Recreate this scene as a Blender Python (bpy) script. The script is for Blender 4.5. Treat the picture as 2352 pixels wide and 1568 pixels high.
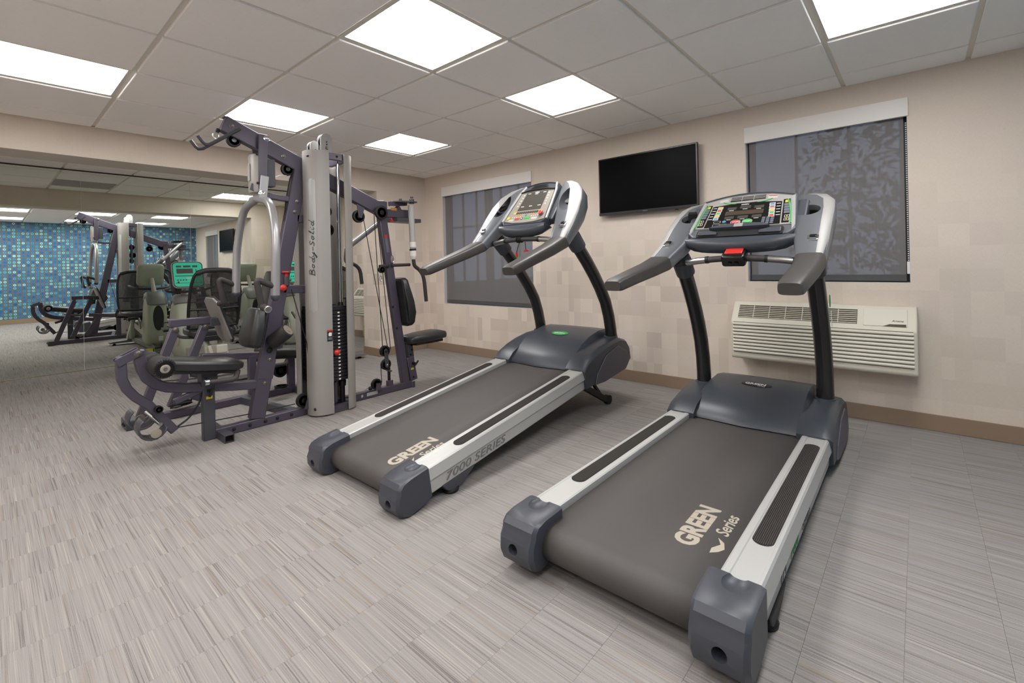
import bpy, bmesh, math, random
from mathutils import Vector, Matrix, Euler
random.seed(7)
for o in list(bpy.data.objects): bpy.data.objects.remove(o)
SC = bpy.context.scene
COL = SC.collection
PI = math.pi

# ------------------------------------------------------------------ camera
T = 0.6096                       # ceiling grid pitch
CAM = Vector((-0.5964, -2.8028, 1.1052))
TH, ROLL, FPX = 0.8515, -0.022, 1064.67
Fv = Vector((math.sin(TH), math.cos(TH), 0)); R0 = Vector((math.cos(TH), -math.sin(TH), 0)); U0 = Vector((0, 0, 1))
Rv = R0*math.cos(ROLL) + U0*math.sin(ROLL); Uv = -R0*math.sin(ROLL) + U0*math.cos(ROLL)
cd = bpy.data.cameras.new('camera'); cam = bpy.data.objects.new('camera', cd); COL.objects.link(cam)
cam.matrix_world = Matrix(((Rv.x, Uv.x, -Fv.x, CAM.x), (Rv.y, Uv.y, -Fv.y, CAM.y), (Rv.z, Uv.z, -Fv.z, CAM.z), (0, 0, 0, 1)))
cd.sensor_fit = 'HORIZONTAL'; cd.sensor_width = 36; cd.lens = FPX/2352*36
cd.shift_x = 0; cd.shift_y = -(784-604.4)/2352
cd.clip_start = 0.02; cd.clip_end = 200
SC.camera = cam

# ------------------------------------------------------------------ world, exposure
SC.view_settings.view_transform = 'Standard'; SC.view_settings.look = 'None'
SC.view_settings.gamma = 1; SC.view_settings.use_curve_mapping = False
SC.view_settings.exposure = 0.0
LIGHT = 17.0                      # diffuser emission
w = bpy.data.worlds.new('dusk_sky'); SC.world = w; w.use_nodes = True
bg = w.node_tree.nodes['Background']; bg.inputs[0].default_value = (0.36, 0.42, 0.60, 1); bg.inputs[1].default_value = 1.7

SC.cycles.max_bounces = 16; SC.cycles.diffuse_bounces = 10; SC.cycles.glossy_bounces = 8; SC.cycles.transparent_max_bounces = 16

# ------------------------------------------------------------------ room numbers
XW, YB, YM, YR, XL = 3.3157, 2.1478, 4.3198, -3.6203, -2.13    # right wall, pillar face, mirror, blue wall, left wall
ZC = 2.265; ZS = 2.019; YS = 2.49; XP = 2.5787                    # ceiling, soffit underside, soffit/pillar back, pillar edge

# ------------------------------------------------------------------ materials
def lin(c):
    c = c/255.0
    return c/12.92 if c <= 0.04045 else ((c+0.055)/1.055)**2.4
def rgb(r, g, b): return (lin(r), lin(g), lin(b), 1)
MATS = {}
OBJ_K = 0.66                     # overall reflectance of the equipment paints and plastics
ROOM = {'ceiling_tile', 'grid_bar', 'light_frame', 'plaster', 'baseboard', 'white_paint', 'white_print', 'jamb_white', 'chrome', 'grass'}
def nt(m): return m.node_tree.nodes, m.node_tree.links
def mat(name, col, rough=0.5, metal=0.0, spec=0.5, bump=0.0, bscale=200.0, var=0.0, vscale=8.0, emit=0.0, coat=0.0, stretch=(1, 1, 1)):
    m = bpy.data.materials.new(name); m.use_nodes = True; N, Lk = nt(m)
    p = N['Principled BSDF']; c = rgb(*col)
    if name not in ROOM: c = tuple(v*OBJ_K for v in c[:3])+(1,)
    p.inputs['Base Color'].default_value = c; p.inputs['Roughness'].default_value = rough
    p.inputs['Metallic'].default_value = metal; p.inputs['Specular IOR Level'].default_value = spec
    p.inputs['Coat Weight'].default_value = coat
    if emit: p.inputs['Emission Color'].default_value = c; p.inputs['Emission Strength'].default_value = emit
    if bump or var:
        tc = N.new('ShaderNodeTexCoord'); mp = N.new('ShaderNodeMapping'); mp.inputs['Scale'].default_value = stretch
        Lk.new(tc.outputs['Object'], mp.inputs['Vector'])
    if bump:
        n = N.new('ShaderNodeTexNoise'); n.inputs['Scale'].default_value = bscale; n.inputs['Detail'].default_value = 3
        Lk.new(mp.outputs[0], n.inputs['Vector'])
        b = N.new('ShaderNodeBump'); b.inputs['Strength'].default_value = bump; b.inputs['Distance'].default_value = 0.002
        Lk.new(n.outputs['Fac'], b.inputs['Height']); Lk.new(b.outputs[0], p.inputs['Normal'])
    if var:
        n2 = N.new('ShaderNodeTexNoise'); n2.inputs['Scale'].default_value = vscale; n2.inputs['Detail'].default_value = 5
        Lk.new(mp.outputs[0], n2.inputs['Vector'])
        mx = N.new('ShaderNodeMix'); mx.data_type = 'RGBA'
        mx.inputs['A'].default_value = tuple(v*(1-var) for v in c[:3])+(1,); mx.inputs['B'].default_value = tuple(min(1, v*(1+var)) for v in c[:3])+(1,)
        Lk.new(n2.outputs['Fac'], mx.inputs['Factor']); Lk.new(mx.outputs['Result'], p.inputs['Base Color'])
    MATS[name] = m; return m
def math_node(N, Lk, op, a, b=None, c=None):
    n = N.new('ShaderNodeMath'); n.operation = op
    for i, v in enumerate((a, b, c)):
        if v is None: continue
        if isinstance(v, (int, float)): n.inputs[i].default_value = v
        else: Lk.new(v, n.inputs[i])
    return n.outputs[0]
def mixc(N, Lk, fac, a, b):
    mx = N.new('ShaderNodeMix'); mx.data_type = 'RGBA'
    for s, v in (('Factor', fac), ('A', a), ('B', b)):
        if isinstance(v, (int, float, tuple)): mx.inputs[s].default_value = v
        else: Lk.new(v, mx.inputs[s])
    return mx.outputs['Result']
def pos(N, Lk):
    g = N.new('ShaderNodeNewGeometry'); s = N.new('ShaderNodeSeparateXYZ'); Lk.new(g.outputs['Position'], s.inputs[0])
    return g.outputs['Position'], s.outputs[0], s.outputs[1], s.outputs[2]
def comb(N, Lk, x, y, z):
    c = N.new('ShaderNodeCombineXYZ')
    for i, v in enumerate((x, y, z)):
        if isinstance(v, (int, float)): c.inputs[i].default_value = v
        else: Lk.new(v, c.inputs[i])
    return c.outputs[0]
def noise(N, Lk, vec, scale, detail=2, rough=0.5):
    n = N.new('ShaderNodeTexNoise'); n.inputs['Scale'].default_value = scale; n.inputs['Detail'].default_value = detail; n.inputs['Roughness'].default_value = rough
    Lk.new(vec, n.inputs['Vector']); return n.outputs['Fac']
def white(N, Lk, vec):
    n = N.new('ShaderNodeTexWhiteNoise'); n.noise_dimensions = '3D'; Lk.new(vec, n.inputs['Vector']); return n.outputs['Value'], n.outputs['Color']
def ramp(N, Lk, fac, stops):
    r = N.new('ShaderNodeValToRGB'); el = r.color_ramp.elements
    while len(el) > 1: el.remove(el[-1])
    for i, (p, c) in enumerate(stops):
        e = el[0] if i == 0 else el.new(p)
        e.position = p; e.color = c
    Lk.new(fac, r.inputs[0]); return r.outputs[0]

# carpet: rows of planks 0.2185 m deep, yarn streaks running across each plank
def make_carpet():
    m = bpy.data.materials.new('carpet'); m.use_nodes = True; N, Lk = nt(m); p = N['Principled BSDF']; MATS['carpet'] = m
    P, x, y, z = pos(N, Lk)
    row = math_node(N, Lk, 'FLOOR', math_node(N, Lk, 'DIVIDE', math_node(N, Lk, 'ADD', y, 0.571), 0.21855))
    plank = math_node(N, Lk, 'FLOOR', math_node(N, Lk, 'DIVIDE', math_node(N, Lk, 'ADD', x, math_node(N, Lk, 'MULTIPLY', row, 0.291)), 0.874))
    seed = math_node(N, Lk, 'ADD', math_node(N, Lk, 'MULTIPLY', row, 7.31), math_node(N, Lk, 'MULTIPLY', plank, 3.77))
    fine = noise(N, Lk, comb(N, Lk, math_node(N, Lk, 'MULTIPLY', x, 300.0), seed, math_node(N, Lk, 'MULTIPLY', y, 2.2)), 1.0, 2, 0.6)
    med = noise(N, Lk, comb(N, Lk, math_node(N, Lk, 'MULTIPLY', x, 110.0), math_node(N, Lk, 'ADD', seed, 40.0), math_node(N, Lk, 'MULTIPLY', y, 1.6)), 1.0, 2, 0.6)
    patch = noise(N, Lk, comb(N, Lk, math_node(N, Lk, 'MULTIPLY', x, 9.0), math_node(N, Lk, 'ADD', seed, 90.0), math_node(N, Lk, 'MULTIPLY', y, 1.0)), 1.0, 2)
    tuft = noise(N, Lk, P, 420.0, 2)
    d = math_node(N, Lk, 'MULTIPLY', math_node(N, Lk, 'SUBTRACT', fine, 0.5), math_node(N, Lk, 'MULTIPLY', patch, 2.0))
    f = math_node(N, Lk, 'ADD', math_node(N, Lk, 'ADD', math_node(N, Lk, 'MULTIPLY', d, 0.95), 0.5), math_node(N, Lk, 'MULTIPLY', math_node(N, Lk, 'SUBTRACT', med, 0.5), 0.60))
    f = math_node(N, Lk, 'ADD', f, math_node(N, Lk, 'MULTIPLY', math_node(N, Lk, 'SUBTRACT', tuft, 0.5), 0.35))
    c = ramp(N, Lk, f, [(0.0, rgb(84, 80, 78)), (0.28, rgb(118, 112, 109)), (0.42, rgb(140, 135, 133)), (0.58, rgb(147, 142, 140)), (0.74, rgb(162, 155, 148)), (1.0, rgb(200, 194, 183))])
    tan = noise(N, Lk, comb(N, Lk, math_node(N, Lk, 'MULTIPLY', x, 55.0), math_node(N, Lk, 'ADD', seed, 17.0), math_node(N, Lk, 'MULTIPLY', y, 1.2)), 1.0, 1)
    tf = ramp(N, Lk, tan, [(0.62, (0, 0, 0, 1)), (0.74, (1, 1, 1, 1))])
    c = mixc(N, Lk, math_node(N, Lk, 'MULTIPLY', tf, 0.4), c, rgb(140, 124, 109))
    Lk.new(c, p.inputs['Base Color']); p.inputs['Roughness'].default_value = 0.95; p.inputs['Specular IOR Level'].default_value = 0.1
    b = N.new('ShaderNodeBump'); b.inputs['Strength'].default_value = 0.35; b.inputs['Distance'].default_value = 0.003
    Lk.new(math_node(N, Lk, 'ADD', f, tuft), b.inputs['Height']); Lk.new(b.outputs[0], p.inputs['Normal'])
make_carpet()

# woven wallcovering printed with soft squares
def make_wallpaper(name, base=(222, 210, 195), contrast=0.62):
    m = bpy.data.materials.new(name); m.use_nodes = True; N, Lk = nt(m); p = N['Principled BSDF']; MATS[name] = m
    P, x, y, z = pos(N, Lk)
    u = math_node(N, Lk, 'DIVIDE', math_node(N, Lk, 'ADD', x, y), 0.1385)
    v = math_node(N, Lk, 'DIVIDE', math_node(N, Lk, 'ADD', z, -0.055), 0.1370)
    cu = math_node(N, Lk, 'FLOOR', u); cv = math_node(N, Lk, 'FLOOR', v)
    fu = math_node(N, Lk, 'FRACT', u); fv = math_node(N, Lk, 'FRACT', v)
    half = white(N, Lk, comb(N, Lk, cu, cv, 5.0))[0]
    sub = math_node(N, Lk, 'MULTIPLY', math_node(N, Lk, 'GREATER_THAN', half, 0.72), math_node(N, Lk, 'GREATER_THAN', fu, 0.55))
    r = white(N, Lk, comb(N, Lk, math_node(N, Lk, 'ADD', cu, math_node(N, Lk, 'MULTIPLY', sub, 0.31)), cv, 1.0))[0]
    hue = white(N, Lk, comb(N, Lk, cu, cv, 9.0))[0]
    low = noise(N, Lk, P, 0.75, 1)
    side = math_node(N, Lk, 'MINIMUM', 1.1, math_node(N, Lk, 'MAXIMUM', 0.35, math_node(N, Lk, 'ADD', 1.0, math_node(N, Lk, 'MULTIPLY', y, 0.28))))   # the print fades out along the window wall
    zlow = math_node(N, Lk, 'SMOOTH_MIN', 1.0, math_node(N, Lk, 'MULTIPLY', math_node(N, Lk, 'SUBTRACT', 1.9, z), 1.1), 0.3)
    amp = math_node(N, Lk, 'MULTIPLY', math_node(N, Lk, 'MULTIPLY', math_node(N, Lk, 'ADD', low, 0.15), 0.55*contrast), math_node(N, Lk, 'MULTIPLY', math_node(N, Lk, 'MAXIMUM', zlow, 0.12), side))
    t = math_node(N, Lk, 'ADD', 0.5, math_node(N, Lk, 'MULTIPLY', math_node(N, Lk, 'SUBTRACT', r, 0.5), amp))
    B = base
    warm = ramp(N, Lk, t, [(0.15, rgb(B[0]-46, B[1]-46, B[2]-46)), (0.5, rgb(*B)), (0.85, rgb(B[0]+30, B[1]+30, B[2]+30))])
    pink = ramp(N, Lk, t, [(0.15, rgb(B[0]-46, B[1]-49, B[2]-44)), (0.5, rgb(B[0], B[1]-2, B[2]+2)), (0.85, rgb(B[0]+30, B[1]+28, B[2]+30))])
    c = mixc(N, Lk, hue, warm, pink)
    eu = math_node(N, Lk, 'MINIMUM', fu, math_node(N, Lk, 'SUBTRACT', 1.0, fu)); ev = math_node(N, Lk, 'MINIMUM', fv, math_node(N, Lk, 'SUBTRACT', 1.0, fv))
    ln = math_node(N, Lk, 'LESS_THAN', math_node(N, Lk, 'MINIMUM', eu, ev), 0.016)
    c = mixc(N, Lk, math_node(N, Lk, 'MULTIPLY', ln, 0.16), c, rgb(222, 210, 196))
    wv = noise(N, Lk, comb(N, Lk, math_node(N, Lk, 'MULTIPLY', math_node(N, Lk, 'ADD', x, y), 60.0), 0.0, math_node(N, Lk, 'MULTIPLY', z, 700.0)), 1.0, 2)
    wh = noise(N, Lk, comb(N, Lk, math_node(N, Lk, 'MULTIPLY', math_node(N, Lk, 'ADD', x, y), 700.0), 3.0, math_node(N, Lk, 'MULTIPLY', z, 60.0)), 1.0, 2)
    wsum = math_node(N, Lk, 'ADD', wv, wh)
    c = mixc(N, Lk, math_node(N, Lk, 'MULTIPLY', math_node(N, Lk, 'SUBTRACT', wsum, 0.62), 0.35), c, rgb(B[0]-60, B[1]-60, B[2]-58))
    Lk.new(c, p.inputs['Base Color']); p.inputs['Roughness'].default_value = 0.8; p.inputs['Specular IOR Level'].default_value = 0.25
    b = N.new('ShaderNodeBump'); b.inputs['Strength'].default_value = 0.12; b.inputs['Distance'].default_value = 0.002
    Lk.new(wsum, b.inputs['Height']); Lk.new(b.outputs[0], p.inputs['Normal'])
make_wallpaper('wallpaper')

def make_blue():
    m = bpy.data.materials.new('ring_wallpaper'); m.use_nodes = True; N, Lk = nt(m); p = N['Principled BSDF']; MATS['ring_wallpaper'] = m
    P, x, y, z = pos(N, Lk); S = 0.0718
    u = math_node(N, Lk, 'DIVIDE', math_node(N, Lk, 'ADD', x, 0.314), S); v = math_node(N, Lk, 'DIVIDE', math_node(N, Lk, 'ADD', z, -0.036), S)
    fu = math_node(N, Lk, 'SUBTRACT', math_node(N, Lk, 'FRACT', u), 0.5); fv = math_node(N, Lk, 'SUBTRACT', math_node(N, Lk, 'FRACT', v), 0.5)
    r = math_node(N, Lk, 'SQRT', math_node(N, Lk, 'ADD', math_node(N, Lk, 'MULTIPLY', fu, fu), math_node(N, Lk, 'MULTIPLY', fv, fv)))
    cell = comb(N, Lk, math_node(N, Lk, 'FLOOR', u), math_node(N, Lk, 'FLOOR', v), 2.0)
    h = white(N, Lk, cell)[0]
    ring = ramp(N, Lk, h, [(0.0, rgb(38, 104, 170)), (0.3, rgb(48, 130, 184)), (0.55, rgb(74, 164, 190)), (0.8, rgb(112, 204, 200)), (1.0, rgb(186, 236, 226))])
    disc = ramp(N, Lk, h, [(0.0, rgb(64, 100, 138)), (1.0, rgb(84, 126, 150))])
    ground = rgb(112, 106, 110)
    inner = math_node(N, Lk, 'LESS_THAN', r, 0.13); rg = math_node(N, Lk, 'LESS_THAN', r, 0.325); dk = math_node(N, Lk, 'LESS_THAN', r, 0.42)
    c = mixc(N, Lk, dk, ground, disc); c = mixc(N, Lk, rg, c, ring); c = mixc(N, Lk, inner, c, rgb(26, 88, 150))
    Lk.new(c, p.inputs['Base Color']); p.inputs['Roughness'].default_value = 0.75; p.inputs['Specular IOR Level'].default_value = 0.25
make_blue()

mat('ceiling_tile', (246, 243, 240), 0.95, spec=0.1, bump=0.25, bscale=160, var=0.03, vscale=60)
mat('grid_bar', (222, 217, 206), 0.5, spec=0.3)
mat('light_frame', (216, 210, 200), 0.5)
mat('plaster', (204, 196, 186), 0.9, spec=0.15)
mat('baseboard', (146, 125, 106), 0.55, spec=0.3)
mat('silver', (232, 231, 228), 0.38, 0.3, bump=0.03, bscale=60, stretch=(1, 40, 40))
mat('silver_paint', (206, 204, 202), 0.35, 0.35)
mat('charcoal', (80, 83, 92), 0.36, spec=0.45, bump=0.04, bscale=500)
mat('pod_grey', (132, 136, 143), 0.33, 0.45, spec=0.5, bump=0.05, bscale=600)
mat('hood_grey', (72, 77, 86), 0.34, spec=0.45, bump=0.03, bscale=400)
mat('rubber_grip', (76, 72, 70), 0.42, spec=0.45, bump=0.1, bscale=500)
mat('rib_strip', (74, 69, 66), 0.7, spec=0.25)
mat('black_plastic', (30, 30, 32), 0.45, spec=0.4)
mat('black_gloss', (20, 20, 21), 0.22, spec=0.5)
mat('upright_black', (42, 41, 42), 0.22, spec=0.6, bump=0.05, bscale=700)
mat('hole_shadow', (12, 12, 14), 0.6)  # near-black that paints the shade inside holes, slots and cups
mat('cap_insert', (104, 103, 116), 0.45)
mat('belt', (96, 91, 89), 0.48, spec=0.45, bump=0.5, bscale=700, var=0.13, vscale=4, stretch=(0.5, 2.5, 1))
mat('belt_print', (206, 194, 176), 0.7)
mat('rail_print', (142, 142, 140), 0.6)
mat('green_print', (58, 190, 88), 0.5)
mat('white_print', (226, 226, 224), 0.5)
mat('steel', (186, 184, 182), 0.22, 0.9)
mat('chrome', (220, 220, 220), 0.09, 1.0)
mat('bolt', (150, 140, 128), 0.35, 0.8)
mat('frame_purple', (101, 93, 109), 0.34, 0.25, spec=0.5, bump=0.04, bscale=600)
mat('frame_dark', (88, 88, 96), 0.4, 0.2, spec=0.45)
mat('arm_silver', (190, 188, 190), 0.3, 0.45)
mat('shroud', (190, 184, 179), 0.5, 0.25, bump=0.12, bscale=900, var=0.04, vscale=300)
mat('shroud_inset', (200, 199, 196), 0.4, 0.25)
mat('vinyl', (52, 52, 53), 0.36, spec=0.5, bump=0.08, bscale=350)
mat('vinyl_back', (38, 38, 39), 0.6)
mat('foam', (44, 42, 42), 0.6, bump=0.2, bscale=120)
mat('grip_foam', (66, 60, 60), 0.6, bump=0.1, bscale=300)
mat('beige_cap', (176, 164, 148), 0.5)
mat('red_plastic', (226, 52, 44), 0.35)
mat('plate_steel', (58, 56, 57), 0.45, 0.4)
mat('cable', (24, 24, 24), 0.5)
mat('yellow', (236, 214, 40), 0.45)
mat('gold_chain', (170, 150, 96), 0.35, 0.7)
mat('press_plate', (150, 145, 142), 0.5, bump=0.1, bscale=300)
mat('bike_green', (190, 197, 176), 0.5, bump=0.03, bscale=300)
mat('bike_light', (208, 203, 190), 0.5)
mat('bike_grey', (134, 134, 132), 0.5)
mat('console_teal', (24, 226, 184), 0.4)
mat('display_dark', (74, 70, 66), 0.25)
mat('orange', (214, 140, 56), 0.5)
mat('ac_cream', (250, 244, 226), 0.5, bump=0.02, bscale=200)
mat('ac_shadow', (96, 88, 72), 0.8)  # shade of the gaps, put into the colour of thin sheets
mat('tv_screen', (3, 3, 3), 0.4, spec=0.06)
mat('tv_bezel', (16, 16, 18), 0.3)
mat('white_paint', (228, 224, 220), 0.5)
mat('jamb_white', (206, 200, 198), 0.6)
mat('sash', (58, 60, 66), 0.5)
mat('shade_bar', (96, 96, 98), 0.7)
mat('bark', (74, 60, 48), 0.9)
mat('leaf', (26, 34, 34), 0.8)
mat('grass', (60, 80, 50), 0.95)
mat('ball_yellow', (198, 190, 96), 0.45)
mat('vent_grey', (232, 227, 222), 0.6)
mat('face_silver', (190, 186, 182), 0.4, 0.2)
mat('face_taupe', (172, 164, 152), 0.4, 0.1)
mat('key_white', (214, 212, 208), 0.4)
mat('key_grey', (116, 120, 134), 0.4)
mat('key_blue', (88, 160, 196), 0.4)
mat('key_red', (216, 70, 62), 0.4)
mat('key_green', (64, 196, 92), 0.4)
mat('key_yellow', (232, 206, 60), 0.4)
mat('key_magenta', (190, 90, 140), 0.4)
mat('screen_brown', (86, 72, 62), 0.3)
mat('screen_grey', (82, 80, 74), 0.3)
mat('sticker', (206, 204, 202), 0.5)

def simple_shader(name, build):
    m = bpy.data.materials.new(name); m.use_nodes = True; N, Lk = nt(m); N.remove(N['Principled BSDF']); out = N['Material Output']
    Lk.new(build(N, Lk), out.inputs['Surface']); MATS[name] = m
def _mir(N, Lk):
    g = N.new('ShaderNodeBsdfGlossy'); g.inputs['Color'].default_value = (0.87, 0.915, 0.87, 1); g.inputs['Roughness'].default_value = 0.0; return g.outputs[0]
simple_shader('mirror', _mir)
def _em(N, Lk):
    e = N.new('ShaderNodeEmission'); e.inputs['Color'].default_value = (1.0, 0.985, 0.965, 1); e.inputs['Strength'].default_value = LIGHT; return e.outputs[0]
simple_shader('diffuser', _em)
def _shade(N, Lk):
    t = N.new('ShaderNodeBsdfTransparent'); t.inputs['Color'].default_value = (1, 1, 1, 1)
    d = N.new('ShaderNodeBsdfPrincipled'); d.inputs['Base Color'].default_value = rgb(128, 125, 125); d.inputs['Roughness'].default_value = 0.8; d.inputs['Specular IOR Level'].default_value = 0.2
    P, x, y, z = pos(N, Lk)
    wv = noise(N, Lk, comb(N, Lk, 0.0, math_node(N, Lk, 'MULTIPLY', y, 160.0), math_node(N, Lk, 'MULTIPLY', z, 2.0)), 1.0, 2)
    fac = math_node(N, Lk, 'ADD', 0.66, math_node(N, Lk, 'MULTIPLY', wv, 0.10))
    mx = N.new('ShaderNodeMixShader'); Lk.new(fac, mx.inputs[0]); Lk.new(t.outputs[0], mx.inputs[1]); Lk.new(d.outputs[0], mx.inputs[2]); return mx.outputs[0]
simple_shader('shade_mesh', _shade)
def _mesh(N, Lk):
    t = N.new('ShaderNodeBsdfTransparent'); d = N.new('ShaderNodeBsdfPrincipled'); d.inputs['Base Color'].default_value = rgb(30, 30, 31); d.inputs['Roughness'].default_value = 0.5
    tc = N.new('ShaderNodeTexCoord'); v = N.new('ShaderNodeTexVoronoi'); v.inputs['Scale'].default_value = 260; Lk.new(tc.outputs['Object'], v.inputs['Vector'])
    f = math_node(N, Lk, 'ADD', 0.55, math_node(N, Lk, 'MULTIPLY', v.outputs['Distance'], 0.5))
    mx = N.new('ShaderNodeMixShader'); Lk.new(f, mx.inputs[0]); Lk.new(t.outputs[0], mx.inputs[1]); Lk.new(d.outputs[0], mx.inputs[2]); return mx.outputs[0]
simple_shader('seat_mesh', _mesh)
def _glass(N, Lk):
    t = N.new('ShaderNodeBsdfTransparent'); t.inputs['Color'].default_value = (0.86, 0.9, 0.92, 1)
    g = N.new('ShaderNodeBsdfGlossy'); g.inputs['Roughness'].default_value = 0.02
    mx = N.new('ShaderNodeMixShader'); mx.inputs[0].default_value = 0.04; Lk.new(t.outputs[0], mx.inputs[1]); Lk.new(g.outputs[0], mx.inputs[2]); return mx.outputs[0]
simple_shader('window_glass', _glass)

# ------------------------------------------------------------------ mesh helpers
class MB:
    """collects shapes into one mesh; M maps the working frame to the parent's frame"""
    def __init__(s, M=None): s.v = []; s.f = []; s.M = M
    def add(s, vs, fs):
        o = len(s.v)
        for p in vs:
            p = Vector(p); s.v.append(s.M @ p if s.M is not None else p)
        s.f += [[i+o for i in f] for f in fs]; return s
    def box(s, x0, x1, y0, y1, z0, z1):
        return s.add([(x0, y0, z0), (x1, y0, z0), (x1, y1, z0), (x0, y1, z0), (x0, y0, z1), (x1, y0, z1), (x1, y1, z1), (x0, y1, z1)],
                     [(0, 3, 2, 1), (4, 5, 6, 7), (0, 1, 5, 4), (1, 2, 6, 5), (2, 3, 7, 6), (3, 0, 4, 7)])
    def obox(s, c, ax, ay, az, hx, hy, hz):
        c = Vector(c); ax = Vector(ax).normalized()*hx; ay = Vector(ay).normalized()*hy; az = Vector(az).normalized()*hz
        vs = [c+ax*i+ay*j+az*k for k in (-1, 1) for (i, j) in ((-1, -1), (1, -1), (1, 1), (-1, 1))]
        return s.add(vs, [(0, 3, 2, 1), (4, 5, 6, 7), (0, 1, 5, 4), (1, 2, 6, 5), (2, 3, 7, 6), (3, 0, 4, 7)])
    def prism(s, poly, axis, a, b):
        n = len(poly)
        def pt(q, t):
            return {'x': (t, q[0], q[1]), 'y': (q[0], t, q[1]), 'z': (q[0], q[1], t)}[axis]
        vs = [pt(q, a) for q in poly] + [pt(q, b) for q in poly]
        return s.add(vs, [tuple(range(n))[::-1], tuple(range(n, 2*n))] + [(i, (i+1) % n, n+(i+1) % n, n+i) for i in range(n)])
    def loft(s, rings, closed=True, caps=True, loop=False):
        n = len(rings[0]); vs = [p for r in rings for p in r]; fs = []
        m = len(rings)
        for i in range(m if loop else m-1):
            for j in range(n if closed else n-1):
                a = i*n+j; b = i*n+(j+1) % n; c = ((i+1) % m)*n+(j+1) % n; d = ((i+1) % m)*n+j
                fs.append((a, b, c, d))
        if caps and closed and not loop: fs += [tuple(range(n))[::-1], tuple(range((m-1)*n, m*n))]
        return s.add(vs, fs)
    def tube(s, pts, r, n=10, ry=None, side=None, caps=True, loop=False):
        pts = [Vector(p) for p in pts]; rings = []; m = len(pts)
        rr = r if isinstance(r, (list, tuple)) else [r]*m
        ref = Vector(side) if side else None; prev = None
        for i, p in enumerate(pts):
            if loop: t = (pts[(i+1) % m]-pts[i-1])
            else: t = (pts[min(i+1, m-1)]-pts[max(i-1, 0)])
            t.normalize()
            if ref is not None: a = ref - t*ref.dot(t)
            elif prev is None:
                a = Vector((0, 0, 1)) if abs(t.z) < 0.9 else Vector((1, 0, 0)); a = a - t*a.dot(t)
            else: a = prev - t*prev.dot(t)
            a.normalize(); prev = a; b = t.cross(a)
            sc = 1.0
            if 0 < i < m-1:
                d0 = (pts[i]-pts[i-1]).normalized(); sc = 1/max(0.5, abs(d0.dot(t)))
            q = (ry if ry else rr[i])
            rings.append([p + a*math.cos(2*PI*k/n)*rr[i]+ b*math.sin(2*PI*k/n)*q*sc for k in range(n)])
        return s.loft(rings, True, caps, loop)
    def cyl(s, p0, p1, r, r1=None, n=16): return s.tube([p0, p1], [r, r if r1 is None else r1], n)
    def bar(s, pts, h, wd, side=(0, 1, 0)):
        """rectangular tube along a path: h in the plane of the path, wd along side"""
        pts = [Vector(p) for p in pts]; sd = Vector(side).normalized(); rings = []; m = len(pts)
        for i, p in enumerate(pts):
            d0 = (pts[i]-pts[i-1]).normalized() if i > 0 else (pts[1]-pts[0]).normalized()
            d1 = (pts[i+1]-pts[i]).normalized() if i < m-1 else d0
            t = (d0+d1).normalized(); nn = t.cross(sd).normalized(); k = 1/max(0.4, t.dot(d0))
            a = nn*h/2*k; b = sd*wd/2
            rings.append([p-a-b, p+a-b, p+a+b, p-a+b])
        return s.loft(rings)
    def lathe(s, prof, c=(0, 0, 0), axis=(0, 0, 1), n=24):
        """prof: (radius, height) pairs along the axis"""
        ax = Vector(axis).normalized(); a = Vector((1, 0, 0)) if abs(ax.x) < 0.9 else Vector((0, 1, 0)); a = (a-ax*a.dot(ax)).normalized(); b = ax.cross(a); c = Vector(c)
        return s.loft([[c+ax*h+(a*math.cos(2*PI*k/n)+b*math.sin(2*PI*k/n))*max(r, 1e-4) for k in range(n)] for r, h in prof])
    def sphere(s, c, r, n=16, m=10, sc=(1, 1, 1)):
        c = Vector(c); rings = []
        for i in range(m+1):
            t = PI*i/m
            rings.append([c+Vector((math.sin(t)*math.cos(2*PI*k/n)*sc[0], math.sin(t)*math.sin(2*PI*k/n)*sc[1], math.cos(t)*sc[2]))*r if 0 < i < m else c+Vector((1e-4*math.cos(2*PI*k/n), 1e-4*math.sin(2*PI*k/n), math.cos(t)*r*sc[2])) for k in range(n)])
        return s.loft(rings)
    def build(s, name, m, parent=None, smooth=35, bevel=0, seg=2, sub=0, org=(0, 0, 0)):
        me = bpy.data.meshes.new(name); og = Vector(org)
        me.from_pydata([tuple(v-og) for v in s.v], [], s.f)
        bm = bmesh.new(); bm.from_mesh(me); bmesh.ops.recalc_face_normals(bm, faces=bm.faces); bm.to_mesh(me); bm.free()
        me.materials.append(MATS[m] if isinstance(m, str) else m)
        if smooth:
            me.shade_smooth(); me.set_sharp_from_angle(angle=math.radians(smooth))
        o = bpy.data.objects.new(name, me); COL.objects.link(o)
        if parent is not None: o.parent = parent
        if bevel:
            md = o.modifiers.new('bevel', 'BEVEL'); md.width = bevel; md.segments = seg; md.limit_method = 'ANGLE'; md.angle_limit = math.radians(35)
        if sub:
            md = o.modifiers.new('subdivision', 'SUBSURF'); md.levels = sub; md.render_levels = sub
        return o
def rrect(u0, u1, v0, v1, r, n=4):
    pts = []
    for cx, cy, a0 in ((u1-r, v1-r, 0), (u0+r, v1-r, PI/2), (u0+r, v0+r, PI), (u1-r, v0+r, 1.5*PI)):
        for i in range(n+1):
            a = a0+PI/2*i/n; pts.append((cx+r*math.cos(a), cy+r*math.sin(a)))
    return pts
def circ(cu, cv, r, n=20, ry=None): return [(cu+r*math.cos(2*PI*i/n), cv+(ry or r)*math.sin(2*PI*i/n)) for i in range(n)]
def empty(name, loc=(0, 0, 0), rot=None):
    o = bpy.data.objects.new(name, None); COL.objects.link(o); o.location = loc; o.empty_display_size = 0.1
    if rot: o.rotation_euler = rot
    return o
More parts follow.
